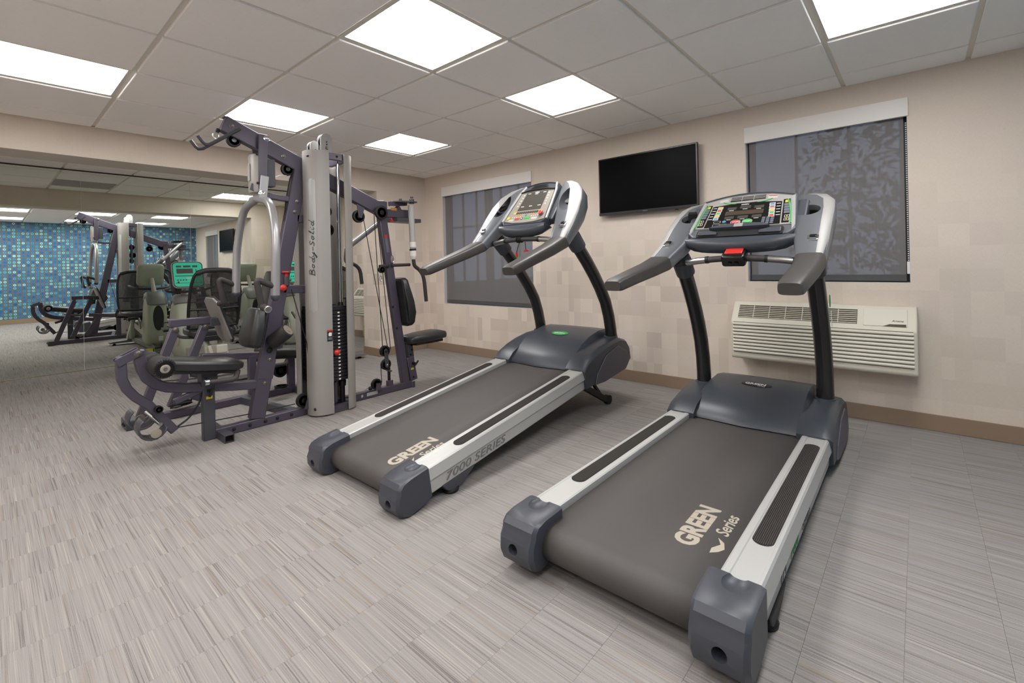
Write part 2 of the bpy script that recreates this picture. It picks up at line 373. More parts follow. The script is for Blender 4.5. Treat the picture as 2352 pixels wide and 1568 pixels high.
def tag(o, label=None, cat=None, group=None, kind=None):
    if label: o['label'] = label
    if cat: o['category'] = cat
    if group: o['group'] = group
    if kind: o['kind'] = kind
    return o
def link_copy(src, parent=None, loc=None):
    c = src.copy(); COL.objects.link(c)
    if parent is not None: c.parent = parent
    if loc is not None: c.location = loc
    return c
def copy_tree(src, parent=None):
    c = src.copy(); COL.objects.link(c); c.parent = parent
    for ch in list(src.children): copy_tree(ch, c)
    return c
def text_part(name, body, size, M, m, parent, shear=0.0, depth=0.0008, align='LEFT', sx=1.0, bold=0.0):
    cu = bpy.data.curves.new(name, 'FONT'); cu.body = body; cu.size = size; cu.shear = shear; cu.extrude = depth; cu.align_x = align; cu.resolution_u = 3; cu.offset = bold
    t = bpy.data.objects.new(name+'_curve', cu); COL.objects.link(t)
    dg = bpy.context.evaluated_depsgraph_get(); me = bpy.data.meshes.new_from_object(t.evaluated_get(dg)); bpy.data.objects.remove(t); bpy.data.curves.remove(cu)
    me.transform(M @ Matrix.Diagonal((sx, 1, 1, 1))); me.materials.clear(); me.materials.append(MATS[m]); me.name = name
    o = bpy.data.objects.new(name, me); COL.objects.link(o); o.parent = parent; return o
def frame(o, ex, ey):
    """matrix whose local x, y run along ex, ey from o"""
    ex = Vector(ex).normalized(); ey = Vector(ey); ey = (ey-ex*ey.dot(ex)).normalized(); ez = ex.cross(ey); o = Vector(o)
    return Matrix(((ex.x, ey.x, ez.x, o.x), (ex.y, ey.y, ez.y, o.y), (ex.z, ey.z, ez.z, o.z), (0, 0, 0, 1)))
def bool_cut(o, cutter):
    """cut a closed mesh out of o and bake the result"""
    md = o.modifiers.new('cut', 'BOOLEAN'); md.operation = 'DIFFERENCE'; md.object = cutter; md.solver = 'EXACT'
    par = o.parent; o.parent = None; bpy.context.view_layer.update()
    dg = bpy.context.evaluated_depsgraph_get(); me = bpy.data.meshes.new_from_object(o.evaluated_get(dg))
    o.modifiers.clear(); o.data = me; me.name = o.name; o.parent = par
    bpy.data.objects.remove(cutter)
    if len(me.polygons):
        me.shade_smooth(); me.set_sharp_from_angle(angle=math.radians(32))
    return o
# ================================================================== THE ROOM
# floor: sub-floor plus separate carpet planks
fl = MB().box(XL, XW+0.3, YR, YM+0.1, -0.06, -0.004).build('floor', 'carpet', smooth=0); tag(fl, kind='structure')
ROW, PLK = 0.21855, 0.874
pm = {}
def plank_mesh(w, d):
    k = (round(w, 3), round(d, 3))
    if k not in pm:
        o = MB().prism(rrect(0.0003, w-0.0003, 0.0003, d-0.0003, 0.001, 1), 'z', -0.004, 0.0).build('carpet_plank', 'carpet', smooth=0); pm[k] = o.data; bpy.data.objects.remove(o)
    return pm[k]
r0 = math.floor((YR+0.571)/ROW); r1 = math.ceil((YM+0.571)/ROW)
for r in range(r0, r1):
    y0 = max(YR+0.005, r*ROW-0.571); y1 = min(YM, (r+1)*ROW-0.571)
    if y1-y0 < 0.02: continue
    off = -r*0.291
    k = math.floor((-0.95-off)/PLK)
    while True:
        x0 = max(-1.4, off+k*PLK); x1 = min(XW, off+(k+1)*PLK); k += 1
        if x0 >= XW-0.01: break
        if x1-x0 < 0.01: continue
        o = bpy.data.objects.new('carpet_plank', plank_mesh(x1-x0, y1-y0)); COL.objects.link(o); o.parent = fl; o.location = (x0, y0, 0)

# ceiling: grid slab with separate tegular tiles below it
ce = MB().box(XL, XW+0.3, YR-0.05, YM+0.1, ZC+0.0125, ZC+0.06).build('ceiling', 'grid_bar', smooth=0); tag(ce, kind='structure')
tmh = {}
def tile_mesh(w, d):
    k = (round(w, 3), round(d, 3))
    if k not in tmh:
        b = MB(); e = 0.004
        b.loft([[(0, 0, .012), (w, 0, .012), (w, d, .012), (0, d, .012)], [(0, 0, .002), (w, 0, .002), (w, d, .002), (0, d, .002)], [(e, e, 0), (w-e, e, 0), (w-e, d-e, 0), (e, d-e, 0)]])
        o = b.build('ceiling_tile', 'ceiling_tile', smooth=0); tmh[k] = o.data; bpy.data.objects.remove(o)
    return tmh[k]
lights = {(b, l) for b in (1, -2, -5) for l in (-3, -1, 1, 3)}
def put_tile(x0, x1, y0, y1):
    g = 0.0125
    x0 += g if x0 > XL+0.01 else 0.0; x1 -= g if x1 < XW-0.01 else 0.0; y0 += g; y1 -= g
    if x1-x0 < 0.03 or y1-y0 < 0.03: return
    o = bpy.data.objects.new('ceiling_tile', tile_mesh(x1-x0, y1-y0)); COL.objects.link(o); o.parent = ce; o.location = (x0, y0, ZC)
def ceiling_light(x0, x1, y0, y1, label, group='square ceiling light panels'):
    t = empty('ceiling_light', ((x0+x1)/2, (y0+y1)/2, ZC)); tag(t, label, 'ceiling light', group)
    a, c = (x1-x0)/2-0.003, (y1-y0)/2-0.003; i, j = a-0.02, c-0.02
    f = MB()
    for (p, q, r, s) in ((-a, a, -c, -j), (-a, a, j, c), (-a, -i, -j, j), (i, a, -j, j)): f.box(p, q, r, s, 0.0085, 0.012)
    f.build('frame', 'light_frame', t, 0)
    MB().box(-i, i, -j, j, 0.0095, 0.0118).build('diffuser', 'diffuser', t, 0)
place = {(-2, 1): 'large square light panel at the top centre of the ceiling, nearest to the camera',
         (-2, 3): 'square light panel between the television and the large top centre light',
         (1, 3): 'small square light panel nearest the back corner above the multi gym',
         (1, 1): 'square light panel right behind the boom tip of the multi gym',
         (1, -1): 'square light panel cut off by the left edge of the photo',
         (-5, 3): 'square light panel cut off by the top edge at the upper right',
         (-5, 1): 'square light panel near the blue ring wall, second row from the windows',
         (-2, -1): 'square light panel left of the camera seen only in the mirror',
         (-5, -1): 'square light panel close to the blue ring wall seen only in the mirror',
         (1, -3): 'square light panel in the unseen left corner of the room nearest the soffit',
         (-2, -3): 'square light panel in the middle of the unseen left side of the room',
         (-5, -3): 'square light panel in the unseen left corner by the blue ring wall'}
for l in range(-4, 6):
    for b in range(-6, 4):
        x0, x1, y0, y1 = max(l*T, XL), min((l+1)*T, XW), max(b*T, YR), min((b+1)*T, YB)
        if x1-x0 < 0.02 or y1-y0 < 0.02: continue
        if (b, l) in lights: ceiling_light(x0, x1, y0, y1, place[(b, l)])
        else: put_tile(x0, x1, y0, y1)
al = [YS/T, 4.7, 5.7, 6.7, YM/T]
for l in range(-4, 6):
    for i in range(4):
        x0, x1, y0, y1 = max(l*T, XL), min((l+1)*T, XW), al[i]*T, al[i+1]*T
        if x1-x0 < 0.02: continue
        if (l, i) == (3, 1): ceiling_light(x0, x1, y0, y1, 'square light panel in the alcove ceiling between the soffit and the mirror')
        elif (l, i) == (0, 1):
            t = empty('air_vent', ((x0+x1)/2, (y0+y1)/2, ZC)); tag(t, 'grey square air vent in the alcove ceiling, seen in the mirror', 'air vent')
            a = (x1-x0)/2-0.011; MB().box(-a, a, -a, a, 0.008, 0.012).build('backing', 'vent_grey', t, 0)
            for k in range(9): MB().box(-a, a, -a+0.02+k*0.065, -a+0.03+k*0.065, 0.001, 0.008).build('slat', 'vent_grey', t, 0)
        else: put_tile(x0, x1, y0, y1)

# walls with window openings
W2 = (-2.767, -1.8066, 0.921, 2.107); W1 = (0.320, 1.792, 0.605, 2.0945)
wr = MB()
for (y0, y1, z0, z1) in ((YR-0.1, W2[0], 0, ZC+.02), (W2[1], W1[0], 0, ZC+.02), (W1[1], YM+0.1, 0, ZC+.02), (W2[0], W2[1], 0, W2[2]), (W2[0], W2[1], W2[3], ZC+.02), (W1[0], W1[1], 0, W1[2]), (W1[0], W1[1], W1[3], ZC+.02)):
    wr.box(XW, XW+0.16, y0, y1, z0, z1)
tag(wr.build('wall_right', 'wallpaper', smooth=0), kind='structure')
tag(MB().box(XP, XW, YB, YS, 0, ZC+.008).build('wall_pillar', 'wallpaper', smooth=0), kind='structure')
so = MB().box(XL, XP, YB, YS, ZS+0.002, ZC+.008).build('wall_soffit', 'wallpaper', smooth=0); tag(so, kind='structure')
MB().box(XL, XP-0.0005, YB+0.001, YS-0.001, ZS, ZS+0.002).build('soffit_underside', 'plaster', so, 0)
tag(MB().box(XL, XW+0.1, YM+0.012, YM+0.1, 0, ZC+.02).build('wall_alcove', 'plaster', smooth=0), kind='structure')
tag(MB().box(XL-0.1, XW+0.1, YR-0.1, YR, 0, ZC+.02).build('wall_rear', 'ring_wallpaper', smooth=0), kind='structure')
tag(MB().box(XL-0.1, XL, YR-0.1, YM+0.1, 0, ZC+.02).build('wall_left', 'wallpaper', smooth=0), kind='structure')
# baseboards
def baseboard(name, poly):
    b = MB()
    for (x0, x1, y0, y1) in poly: b.box(x0, x1, y0, y1, 0.0, 0.102)
    tag(b.build(name, 'baseboard', smooth=0, bevel=0.003), kind='structure')
d = 0.011
baseboard('baseboard_right', [(XW-d, XW, YR+d, YB-d), (XW-d, XW, YS+d, YM-0.01)])
baseboard('baseboard_pillar', [(XP-d, XW-d, YB-d, YB), (XP-d, XP, YB, YS), (XP-d, XW-d, YS, YS+d)])
baseboard('baseboard_rear', [(XL, XW, YR, YR+d)])
baseboard('baseboard_left', [(XL, XL+d, YR+d, YM-0.01)])

# mirrors: five butted sheets
xs = [-1.95, -0.90, 0.148, 1.194, 2.224, XW-0.003]
ml = ['tall mirror sheet at the far left, past the left edge of the photo', 'tall mirror sheet at the left edge of the photo, left of the first seam', 'tall mirror sheet between the first and second seam, behind the leg press', 'tall mirror sheet behind the press arms of the multi gym', 'tall mirror sheet at the right end beside the pillar']
for i in range(5):
    b = MB().box(xs[i]+0.0012, xs[i+1]-0.0012, YM, YM+0.006, 0.004, ZC-0.004)
    o = b.build('wall_mirror', 'mirror', smooth=0); tag(o, ml[i], 'mirror', 'mirror sheets on the alcove wall')
    if i: MB().box(xs[i]-0.001, xs[i]+0.001, YM-0.0008, YM+0.004, 0.006, ZC-0.012).build('seam_strip', 'white_paint', o, 0)
    MB().box(xs[i]+0.002, xs[i+1]-0.002, YM+0.0062, YM+0.0118, 0.006, ZC-0.006).build('backing', 'bike_green', o, 0)
tag(MB().box(XL, XW-0.002, YM-0.004, YM-0.0005, 0.0005, 0.006).build('trim_1', 'gold_chain', smooth=0), kind='structure')
tag(MB().box(XL, XW-0.002, YM-0.008, YM-0.0005, ZC-0.012, ZC-0.002).build('trim_2', 'bark', smooth=0), kind='structure')

# windows: reveal, sash bars, glass; roller shades with valance
def window(n, W, bars_y, bars_z, mull=None):
    y0, y1, z0, z1 = W; root = empty('window_%d' % n, (XW+0.1, (y0+y1)/2, z0)); tag(root, kind='structure'); og = root.location
    f = MB(); t = 0.045; X0, X1 = XW+0.085, XW+0.135
    for (a, b_, c, e) in ((y0, y0+t, z0, z1), (y1-t, y1, z0, z1), (y0+t, y1-t, z0, z0+t), (y0+t, y1-t, z1-t, z1)): f.box(X0, X1, a, b_, c, e)
    f.build('window_frame', 'sash', root, 0, org=og)
    if mull:
        MB().box(X0, X1, mull-0.045, mull+0.045, z0+t, z1-t).build('mullion', 'sash', root, 0, org=og)
    for q in bars_y: MB().box(X0+.015, X1-.015, q-0.009, q+0.009, z0+t, z1-t).build('glazing_bar', 'sash', root, 0, org=og)
    for q in bars_z: MB().box(X0+.0151, X1-.0151, y0+t, y1-t, q-0.009, q+0.009).build('glazing_bar', 'sash', root, 0, org=og)
    MB().box(X0+.022, X1-.022, y0+t, y1-t, z0+t, z1-t).build('pane', 'window_glass', root, 0, org=og)
    j = MB()
    j.box(XW+0.001, XW+0.16, y0, y0+0.004, z0, z1); j.box(XW+0.001, XW+0.16, y1-0.004, y1, z0, z1); j.box(XW+0.001, XW+0.16, y0, y1, z0, z0+0.004)
    j.build('window_jamb', 'jamb_white', root, 0, org=og)
def shade(W, label, chain):
    y0, y1, z0, z1 = W; t = empty('roller_shade', (XW+0.02, (y0+y1)/2, z0)); tag(t, label, 'roller shade', 'roller shades'); og = t.location
    MB().box(XW-0.012, XW+0.012, y0-0.004, y1+0.004, z1-0.115, z1+0.003).build('valance', 'white_paint', t, 0, bevel=0.002, org=og)
    MB().cyl((XW+0.05, y0+0.02, z1-0.06), (XW+0.05, y1-0.02, z1-0.06), 0.03).build('roller_tube', 'shade_bar', t, org=og)
    MB().box(XW+0.0295, XW+0.0305, y0+0.022, y1-0.022, z0+0.055, z1-0.05).build('shade_fabric', 'shade_mesh', t, 0, org=og)
    MB().box(XW+0.027, XW+0.033, y0+0.020, y1-0.020, z0+0.012, z0+0.055).build('bottom_bar', 'shade_bar', t, 0, bevel=0.002, org=og)
    if chain:
        c = MB(); yy = y0+0.010
        for k in range(int((z1-z0-0.25)/0.014)): c.sphere((XW+0.012, yy, z0+0.12+k*0.014), 0.0042, 6, 4)
        c.build('bead_chain', 'white_paint', t, org=og)
        MB().box(XW+0.004, XW+0.02, yy-0.008, yy+0.008, z0+0.06, z0+0.14).build('chain_holder', 'white_paint', t, 0, bevel=0.003, org=og)
window(1, W1, [0.60, 0.87, 1.28, 1.52], [1.575], 1.07)
window(2, W2, [-2.13, -2.45], [], None)
shade(W1, 'dark mesh roller shade over the taller window behind the left treadmill', False)
shade(W2, 'dark mesh roller shade over the window above the wall air conditioner', True)

# outdoors beyond the window wall
gr = MB().box(XW+0.4, XW+40, -30, 30, -0.6, -0.5).build('ground', 'grass', smooth=0); tag(gr, 'dim grass outside the windows', 'grass', kind='structure')
def tree(x, y, h, spread, label, seed):
    rnd = random.Random(seed); t = empty('tree', (x, y, -0.5)); tag(t, label, 'tree', 'trees outside the windows')
    MB().tube([(0, 0, 0), (0.05, 0.02, h*0.4), (0, 0.05, h*0.75)], [0.16, 0.11, 0.05], 8).build('trunk', 'bark', t)
    b = MB()
    for k in range(2300):
        a, rr, zz = rnd.uniform(0, 2*PI), spread*rnd.random()**0.6, rnd.uniform(0.22, 1.0)
        rr *= math.sin(min(1, (1-zz)*1.4+0.25)*PI/2)
        c = Vector((math.cos(a)*rr, math.sin(a)*rr, h*zz)); s = rnd.uniform(0.04, 0.11)
        u = Vector((rnd.gauss(0, 1), rnd.gauss(0, 1), rnd.gauss(0, 1))).normalized(); v = u.orthogonal().normalized()
        b.add([c-u*s, c+v*s*0.5, c+u*s, c-v*s*0.5], [(0, 1, 2, 3)])
    f = b.build('foliage', 'leaf', t, 0); f['kind'] = 'stuff'
tree(XW+4.4, -2.75, 4.4, 1.5, 'leafy tree behind the shade of the window over the air conditioner, nearer one', 3)
tree(XW+7.6, -6.4, 5.0, 1.8, 'leafy tree behind the window over the air conditioner, farther one', 5)

# television
t = empty('television', (XW, -1.005, 1.53)); tag(t, 'black flat screen television switched off, mounted between the two windows', 'television'); og = t.location
MB().box(3.245, 3.275, -1.468, -0.548, 1.530, 2.060).build('housing', 'tv_bezel', t, 0, bevel=0.004, org=og)
MB().box(3.2442, 3.2452, -1.455, -0.561, 1.556, 2.048).build('screen', 'tv_screen', t, 0, org=og)
MB().box(3.2425, 3.2455, -1.468, -0.548, 1.531, 1.553).build('bottom_bezel', 'tv_bezel', t, 0, bevel=0.001, org=og)
MB().box(3.242, 3.262, -1.30, -1.27, 1.523, 1.531).build('standby_light', 'black_gloss', t, 0, bevel=0.002, org=og)
MB().box(3.275, 3.30, -1.30, -0.72, 1.62, 1.95).build('rear_housing', 'tv_bezel', t, 0, bevel=0.01, org=og)
MB().box(3.30, XW, -1.12, -0.90, 1.70, 1.90).build('wall_bracket', 'black_plastic', t, 0, org=og)
MB().box(3.2418, 3.2426, -1.03, -0.985, 1.539, 1.544).build('maker_mark', 'key_grey', t, 0, org=og)

# through-wall air conditioners
def air_con(y0, y1, label):
    zb, zt = 0.362, 0.775; D = 0.215; X0 = XW-D
    t = empty('air_conditioner', (XW, (y0+y1)/2, zb)); tag(t, label, 'air conditioner', 'through-wall air conditioners'); og = t.location
    # body: front face upright to z=.62, then sloping top grille face
    zs = 0.635
    prof = [(XW, zb), (X0+0.012, zb), (X0, zb+0.015), (X0, zs), (X0+0.012, zs+0.012), (X0+0.105, zt-0.01), (X0+0.12, zt), (XW, zt)]
    body = MB().prism(prof, 'y', y0, y1).build('body', 'ac_cream', t, 30, bevel=0.014, seg=3, org=og)
    # louvres on the front
    n = 9
    for k in range(n):
        z = zb+0.052+k*0.0245
        MB().prism([(X0+0.004, z-.001), (X0-0.009, z+0.002), (X0-0.012, z+0.009), (X0-0.006, z+0.0205), (X0+0.004, z+0.0215)], 'y', y0+0.018, y1-0.018).build('louvre', 'ac_cream', t, 30, org=og)
    b = MB().box(X0-0.0012, X0+0.002, y0+0.02, y1-0.02, zb+0.048, zb+0.052+n*0.0245); b.build('louvre_shadow', 'ac_shadow', t, 0, org=og)  # dark sheet painting the shade behind the louvres
    # sloping face frame: u along -y, v up the slope
    S = Vector((X0+0.012, 0, zs+0.012)); E = Vector((X0+0.105, 0, zt-0.01)); v = (E-S).normalized(); Ls = (E-S).length
    M = Matrix.Translation(-Vector(og)) @ frame((S.x, y1, S.z), (0, -1, 0), v)
    W = y1-y0
    MB(M).box(0.045, 0.72*W, 0.022, Ls-0.016, -0.001, 0.0016).build('grille_shadow', 'ac_shadow', t, 0)  # dark sheet, shade under the slats put into its colour
    for k in range(8):
        q = 0.026+k*(Ls-0.045)/7
        MB(M).box(0.047, 0.72*W-0.002, q-0.0022, q+0.0022, 0.0012, 0.006).build('grille_slat', 'ac_cream', t, 0)
    for k in range(1, 7):
        q = 0.045+k*(0.72*W-0.045)/7
        MB(M).box(q-0.0018, q+0.0018, 0.022, Ls-0.016, 0.0011, 0.0066).build('grille_rib', 'ac_cream', t, 0)
    MB(M).prism(rrect(0.75*W, 0.955*W, 0.014, Ls-0.008, 0.006), 'z', 0.0, 0.004).build('control_door', 'ac_cream', t, 0, bevel=0.0015)
    MB(M).prism([(0.845*W, 0.014), (0.95*W, 0.014), (0.95*W, 0.032), (0.875*W, 0.030)], 'z', 0.0035, 0.0048).build('notch_shadow', 'ac_shadow', t, 0)  # dark plate painted as the shade in the door's notch
    text_part('maker_mark', 'Amana', 0.020, M @ Matrix.Translation((0.885*W, 0.048, 0.0045)), 'black_plastic', t, shear=0.3)
air_con(-2.795, -1.735, 'cream wall air conditioner under the right window behind the right treadmill')
air_con(2.66, 3.72, 'cream wall air conditioner in the alcove, half hidden behind the pillar')

# exercise ball in the alcove corner
b = MB(); R = 0.185; prof = []
for i in range(33):
    a = -PI/2+PI*i/32; rr = R*math.cos(a)*(1+0.006*math.cos(40*a) if abs(a) < 1.2 else 1); prof.append((max(rr, 1e-4), R*math.sin(a)))
b.lathe(prof, (3.0, 2.87, R+0.001), (0.3, 0.2, 0.93), 28)
o = b.build('exercise_ball', 'ball_yellow', smooth=60); tag(o, 'yellow exercise ball on the floor behind the pillar', 'exercise ball')
MB().lathe([(0.016, -0.006), (0.016, 0.002), (0.009, 0.003), (0.004, 0.003)], (3.0+0.3*R, 2.87+0.2*R, R+0.001+0.93*R), (0.3, 0.2, 0.93), 14).build('valve_plug', 'white_paint', o)
# ================================================================== TREADMILLS
def arm_sections(dx, tipx):
    # x, z centre, y inner, y outer, thickness
    S = [(tipx, .983, .335, .418, .048), (tipx+.03, .988, .330, .424, .062), (tipx+.20, 1.018, .326, .428, .068), (tipx+.40, 1.052, .318, .430, .076), (tipx+.55, 1.085, .303, .431, .086)]
    if dx == 0: P = [(tipx+.55, 1.085, .303, .431, .086), (1.36, 1.165, .275, .432, .100), (1.48, 1.245, .255, .433, .118), (1.60, 1.318, .240, .432, .122), (1.70, 1.378, .235, .424, .110), (1.77, 1.420, .235, .392, .085), (1.82, 1.455, .235, .330, .040)]
    else: P = [(tipx+.55, 1.085, .303, .431, .086), (1.42, 1.160, .270, .433, .105), (1.52, 1.240, .235, .432, .128), (1.60, 1.318, .205, .418, .135), (1.67, 1.392, .185, .382, .120), (1.72, 1.445, .175, .322, .090), (1.75, 1.480, .170, .250, .045)]
    return S, P
def sec_ring(S, i, side, lst, n=20, pw=4.2, shr=0.0):
    x, z, yi, yo, t = lst[i]
    a = lst[max(0, i-1)]; b = lst[min(len(lst)-1, i+1)]
    tv = Vector((b[0]-a[0], 0, b[1]-a[1])).normalized(); nv = Vector((-tv.z, 0, tv.x))
    yc, hy = (yi+yo)/2, (yo-yi)/2
    R = []
    for k in range(n):
        A = 2*PI*k/n; c, s = math.cos(A), math.sin(A)
        e = 2/pw; u = math.copysign(abs(c)**e, c)*(hy-shr); v = math.copysign(abs(s)**e, s)*(t/2-shr)
        R.append(Vector((x, side*(yc+u), z))+nv*v)
    return R
def treadmill(kind, loc, rot, label):
    two = kind == 2; dx = 0.0 if two else 0.11
    root = empty('treadmill', loc, rot); tag(root, label, 'treadmill', 'treadmills facing the windows')
    OUT, INN, ZT = 0.402, 0.288, 0.190
    for s in (1, -1):
        # side rail extrusion
        pr = [(INN, .150), (INN, .186), (.294, .190), (.312, .190), (.316, .1875), (.386, .1875), (.390, .190), (.398, .189), (.404, .183), (.414, .134), (.411, .128), (.404, .122), (.401, .066), (.394, .058), (.300, .058), (.300, .150)]
        rail = MB().prism([(s*y, z) for y, z in pr], 'x', -0.01, 1.62).build('side_rail', 'silver', root, 25)
        # ribbed grip strip on the rail, rounded ends
        st = MB(); yc = s*0.351; x0, x1, hw = .245, 1.275, .032
        poly = [(x0+hw-hw*math.sin(a), yc+hw*math.cos(a)) for a in [PI*i/10 for i in range(11)]] + [(x1-hw+hw*math.sin(a), yc-hw*math.cos(a)) for a in [PI*i/10 for i in range(11)]]
        st.prism(poly, 'z', .1874, .1886)
        for k in range(11):
            yy = yc-hw+0.004+k*(2*hw-0.008)/10; q = hw-math.sqrt(max(0, hw*hw-(yy-yc)**2))
            st.box(x0+q+.003, x1-q-.003, yy-.0018, yy+.0018, .1886, .1912)
        st.build('grip_strip', 'rib_strip', rail, 0)
        if s < 0:
            Mx = frame((0.42 if not two else 0.30, -.4035, .078), (1, 0, 0), (0, .1, 1))
            if two:
                text_part('lettering', 'TM', .055, frame((.235, -.4050, .082), (1, 0, 0), (0, 0, 1)), 'rail_print', rail, shear=.2, sx=1.2)['kind'] = 'stuff'
                text_part('lettering', '7000', .055, frame((.400, -.4050, .082), (1, 0, 0), (0, 0, 1)), 'green_print', rail, shear=.2, sx=1.25)
                text_part('lettering', 'SERIES', .05, frame((.62, -.4050, .082), (1, 0, 0), (0, 0, 1)), 'rail_print', rail, shear=.2, sx=1.25)
            else:
                text_part('lettering', '7000 SERIES', .054, frame((.115, -.4050, .078), (1, 0, 0), (0, 0, 1)), 'rail_print', rail, shear=.25, sx=1.6)
        # rear end cap
        e = [(.022, .202), (-.085, .199), (-.128, .190), (-.146, .172), (-.150, .150), (-.163, .128), (-.166, .085), (-.150, .048), (-.120, .030), (-.03, .040), (.022, .056)]
        yi, yo = .262, .4155
        c = MB(); rings = []
        for yy, k in ((yi, .93), (yi+.012, 1.0), (yo-.014, 1.0), (yo, .93)):
            rings.append([(.022+(x-.022)*k, s*yy, .115+(z-.115)*k) for x, z in e])
        c.loft(rings)
        cap = c.build('end_cap', 'charcoal', root, 30, bevel=.006)
        cap.modifiers.clear()
        # thumb scoop on the top and bolt hole in the rear face
        k1 = MB().sphere((-.012, s*.345, .210), 1.0, 24, 14, (.048, .040, .022)).build('scoop', 'charcoal')
        k2 = MB().cyl((-.20, s*.345, .100), (-.10, s*.345, .100), .0195, n=20).build('hole', 'charcoal')
        try:
            bool_cut(cap, k1); bool_cut(cap, k2)
        except Exception as ex: print('bool', ex)
        cap.modifiers.new('bevel', 'BEVEL').width = .004; cap.modifiers['bevel'].limit_method = 'ANGLE'; cap.modifiers['bevel'].segments = 2; cap.modifiers['bevel'].angle_limit = .7
        MB().cyl((-.112, s*.345, .100), (-.100, s*.345, .100), .0190, n=18).build('bolt_hole', 'hole_shadow', cap)
        MB().cyl((-.135, s*(yi+.012), .150), (-.139, s*(yi+.012), .150), .004, n=8).build('screw', 'bolt', cap)
        # rear foot
        ft = MB(); fx = .165
        zf = 0.0 if two else -.003
        ft.lathe([(.041, zf+.001), (.043, zf+.012), (.036, zf+.026), (.020, zf+.036), (.018, .06)], (fx, s*.372, 0), (0, 0, 1), 18)
        ft.build('levelling_foot', 'black_plastic', root)
        MB().prism([(fx-.07, .064), (fx+.15, .064), (fx+.08, .030), (fx+.035, .016), (fx-.03, .020), (fx-.05, .034)], 'y', s*.335, s*.408).build('foot_bracket', 'black_plastic' if two else 'charcoal', root, 0, bevel=.004)
    # belt loop
    zt, rr = .1655, .060; cx, cz = -.045, zt-rr
    pr = [(1.60, zt)] + [(cx+x*(1.60-cx)/10, zt) for x in range(9, 0, -1)] + [(cx+rr*math.cos(PI/2+PI*i/14), cz+rr*math.sin(PI/2+PI*i/14)) for i in range(15)] + [(1.60, zt-2*rr)]
    inn = [(x, z) for x, z in pr]
    b = MB(); hw = .281
    b.loft([[(x, y, z) for (x, z) in pr] for y in (-hw, -hw*.5, 0, hw*.5, hw)], closed=False, caps=False)
    bl = b.build('running_belt', 'belt', root, 50); sm = bl.modifiers.new('thickness', 'SOLIDIFY'); sm.thickness = .003; sm.offset = -1
    MB().cyl((cx, -.30, cz), (cx, .30, cz), rr-.004, n=24).build('rear_roller', 'black_plastic', root)
    MB().box(.03, 1.60, -.296, .296, zt-2*rr+.004, zt-.006).build('deck', 'black_plastic', root, 0)
    # belt print: GREEN / Series / leaf, reading along the belt
    tx = .135 if two else -.02
    ty = 0 if two else -.02
    Mb = frame((tx, -.175+ty, zt+.0002), (1, 0, 0), (0, 1, 0))
    text_part('lettering', 'GREEN', .100, Mb, 'belt_print', bl, sx=.93, bold=.0045, depth=.0003)
    text_part('lettering', 'Series', .062, frame((tx+.125, -.245+ty*.8, zt+.0002), (1, 0, 0), (0, 1, 0)), 'belt_print', bl, shear=.25, depth=.0003, bold=.001)
    lf = [(tx+.005, -.225), (tx+.035, -.222), (tx+.07, -.240), (tx+.105, -.222), (tx+.085, -.247), (tx+.05, -.258), (tx+.025, -.246)]
    MB().prism(lf, 'z', zt+.0001, zt+.0006).build('leaf_mark', 'belt_print', bl, 0)
    # motor hood: centre shell and two shoulders
    cp = [(1.395, .172), (1.405, .196), (1.50, .252), (1.60, .300), (1.72, .331), (1.86, .340), (1.97, .326), (2.04, .285), (2.075, .20), (2.08, .062), (1.56, .062), (1.56, .160)]
    sp = [(1.385, .060), (1.378, .196), (1.44, .238), (1.54, .266), (1.66, .284), (1.80, .290), (1.92, .280), (2.00, .245), (2.045, .17), (2.05, .070), (1.98, .045), (1.62, .045)]
    h = MB(); rings = []
    for yy, k, sh in ((-.288, .88, .06), (-.268, .985, .012), (-.14, 1.0, 0), (0, 1.0, -.012), (.14, 1.0, 0), (.268, .985, .012), (.288, .88, .06)):
        rings.append([(x+(sh if x < 1.55 else 0), yy, .10+(z-.10)*k) for x, z in cp])
    h.loft(rings); hood = h.build('motor_hood', 'hood_grey', root, 40)
    for s in (1, -1):
        m = MB(); rings = []
        for yy, k in ((.262, .97), (.30, 1.0), (.372, 1.0), (.405, .97), (.421, .86)):
            rings.append([(x, s*yy, .115+(z-.115)*k) for x, z in sp])
        m.loft(rings); sh = m.build('hood_shoulder', 'hood_grey', root, 40)
        MB().prism([(1.62, .035), (1.50, .055), (1.53, .12), (1.68, .215), (1.86, .235), (1.99, .16), (2.02, .07), (1.95, .025)], 'y', s*.418, s*.428).build('side_cover', 'cap_insert', sh, 0, bevel=.006)
        MB().cyl((1.80+dx, s*.340, .245), (1.80+dx, s*.340, .292), .058, .052, 24).build('upright_collar', 'charcoal', sh)
    # badge
    Mh = frame((1.725, .0, .3320), (0, -1, 0), (.99, 0, .12))
    if two:
        MB(Mh).prism(circ(0, 0, .085, 28, .026), 'z', -.001, .0012).build('badge', 'black_plastic', hood, 0)
        text_part('lettering', 'GREEN', .034, Mh @ Matrix.Translation((-.065, -.006, .0012)), 'white_print', hood, sx=1.1, bold=.0008)
        text_part('lettering', 'series', .018, Mh @ Matrix.Translation((.008, -.024, .0012)), 'white_print', hood)
    else:
        MB(Mh).prism(circ(0, 0, .075, 28, .034), 'z', -.001, .0016).build('badge', 'green_print', hood, 0)
        text_part('lettering', 'GREEN', .030, Mh @ Matrix.Translation((-.055, -.012, .0017)), 'white_print', hood, sx=1.1)
    # under-frame, lift arms with wheels
    tn = math.tan(rot[1])
    MB().box(.30, 1.95, -.26, .26, .048, .075).build('base_frame', 'black_plastic', root, 0)
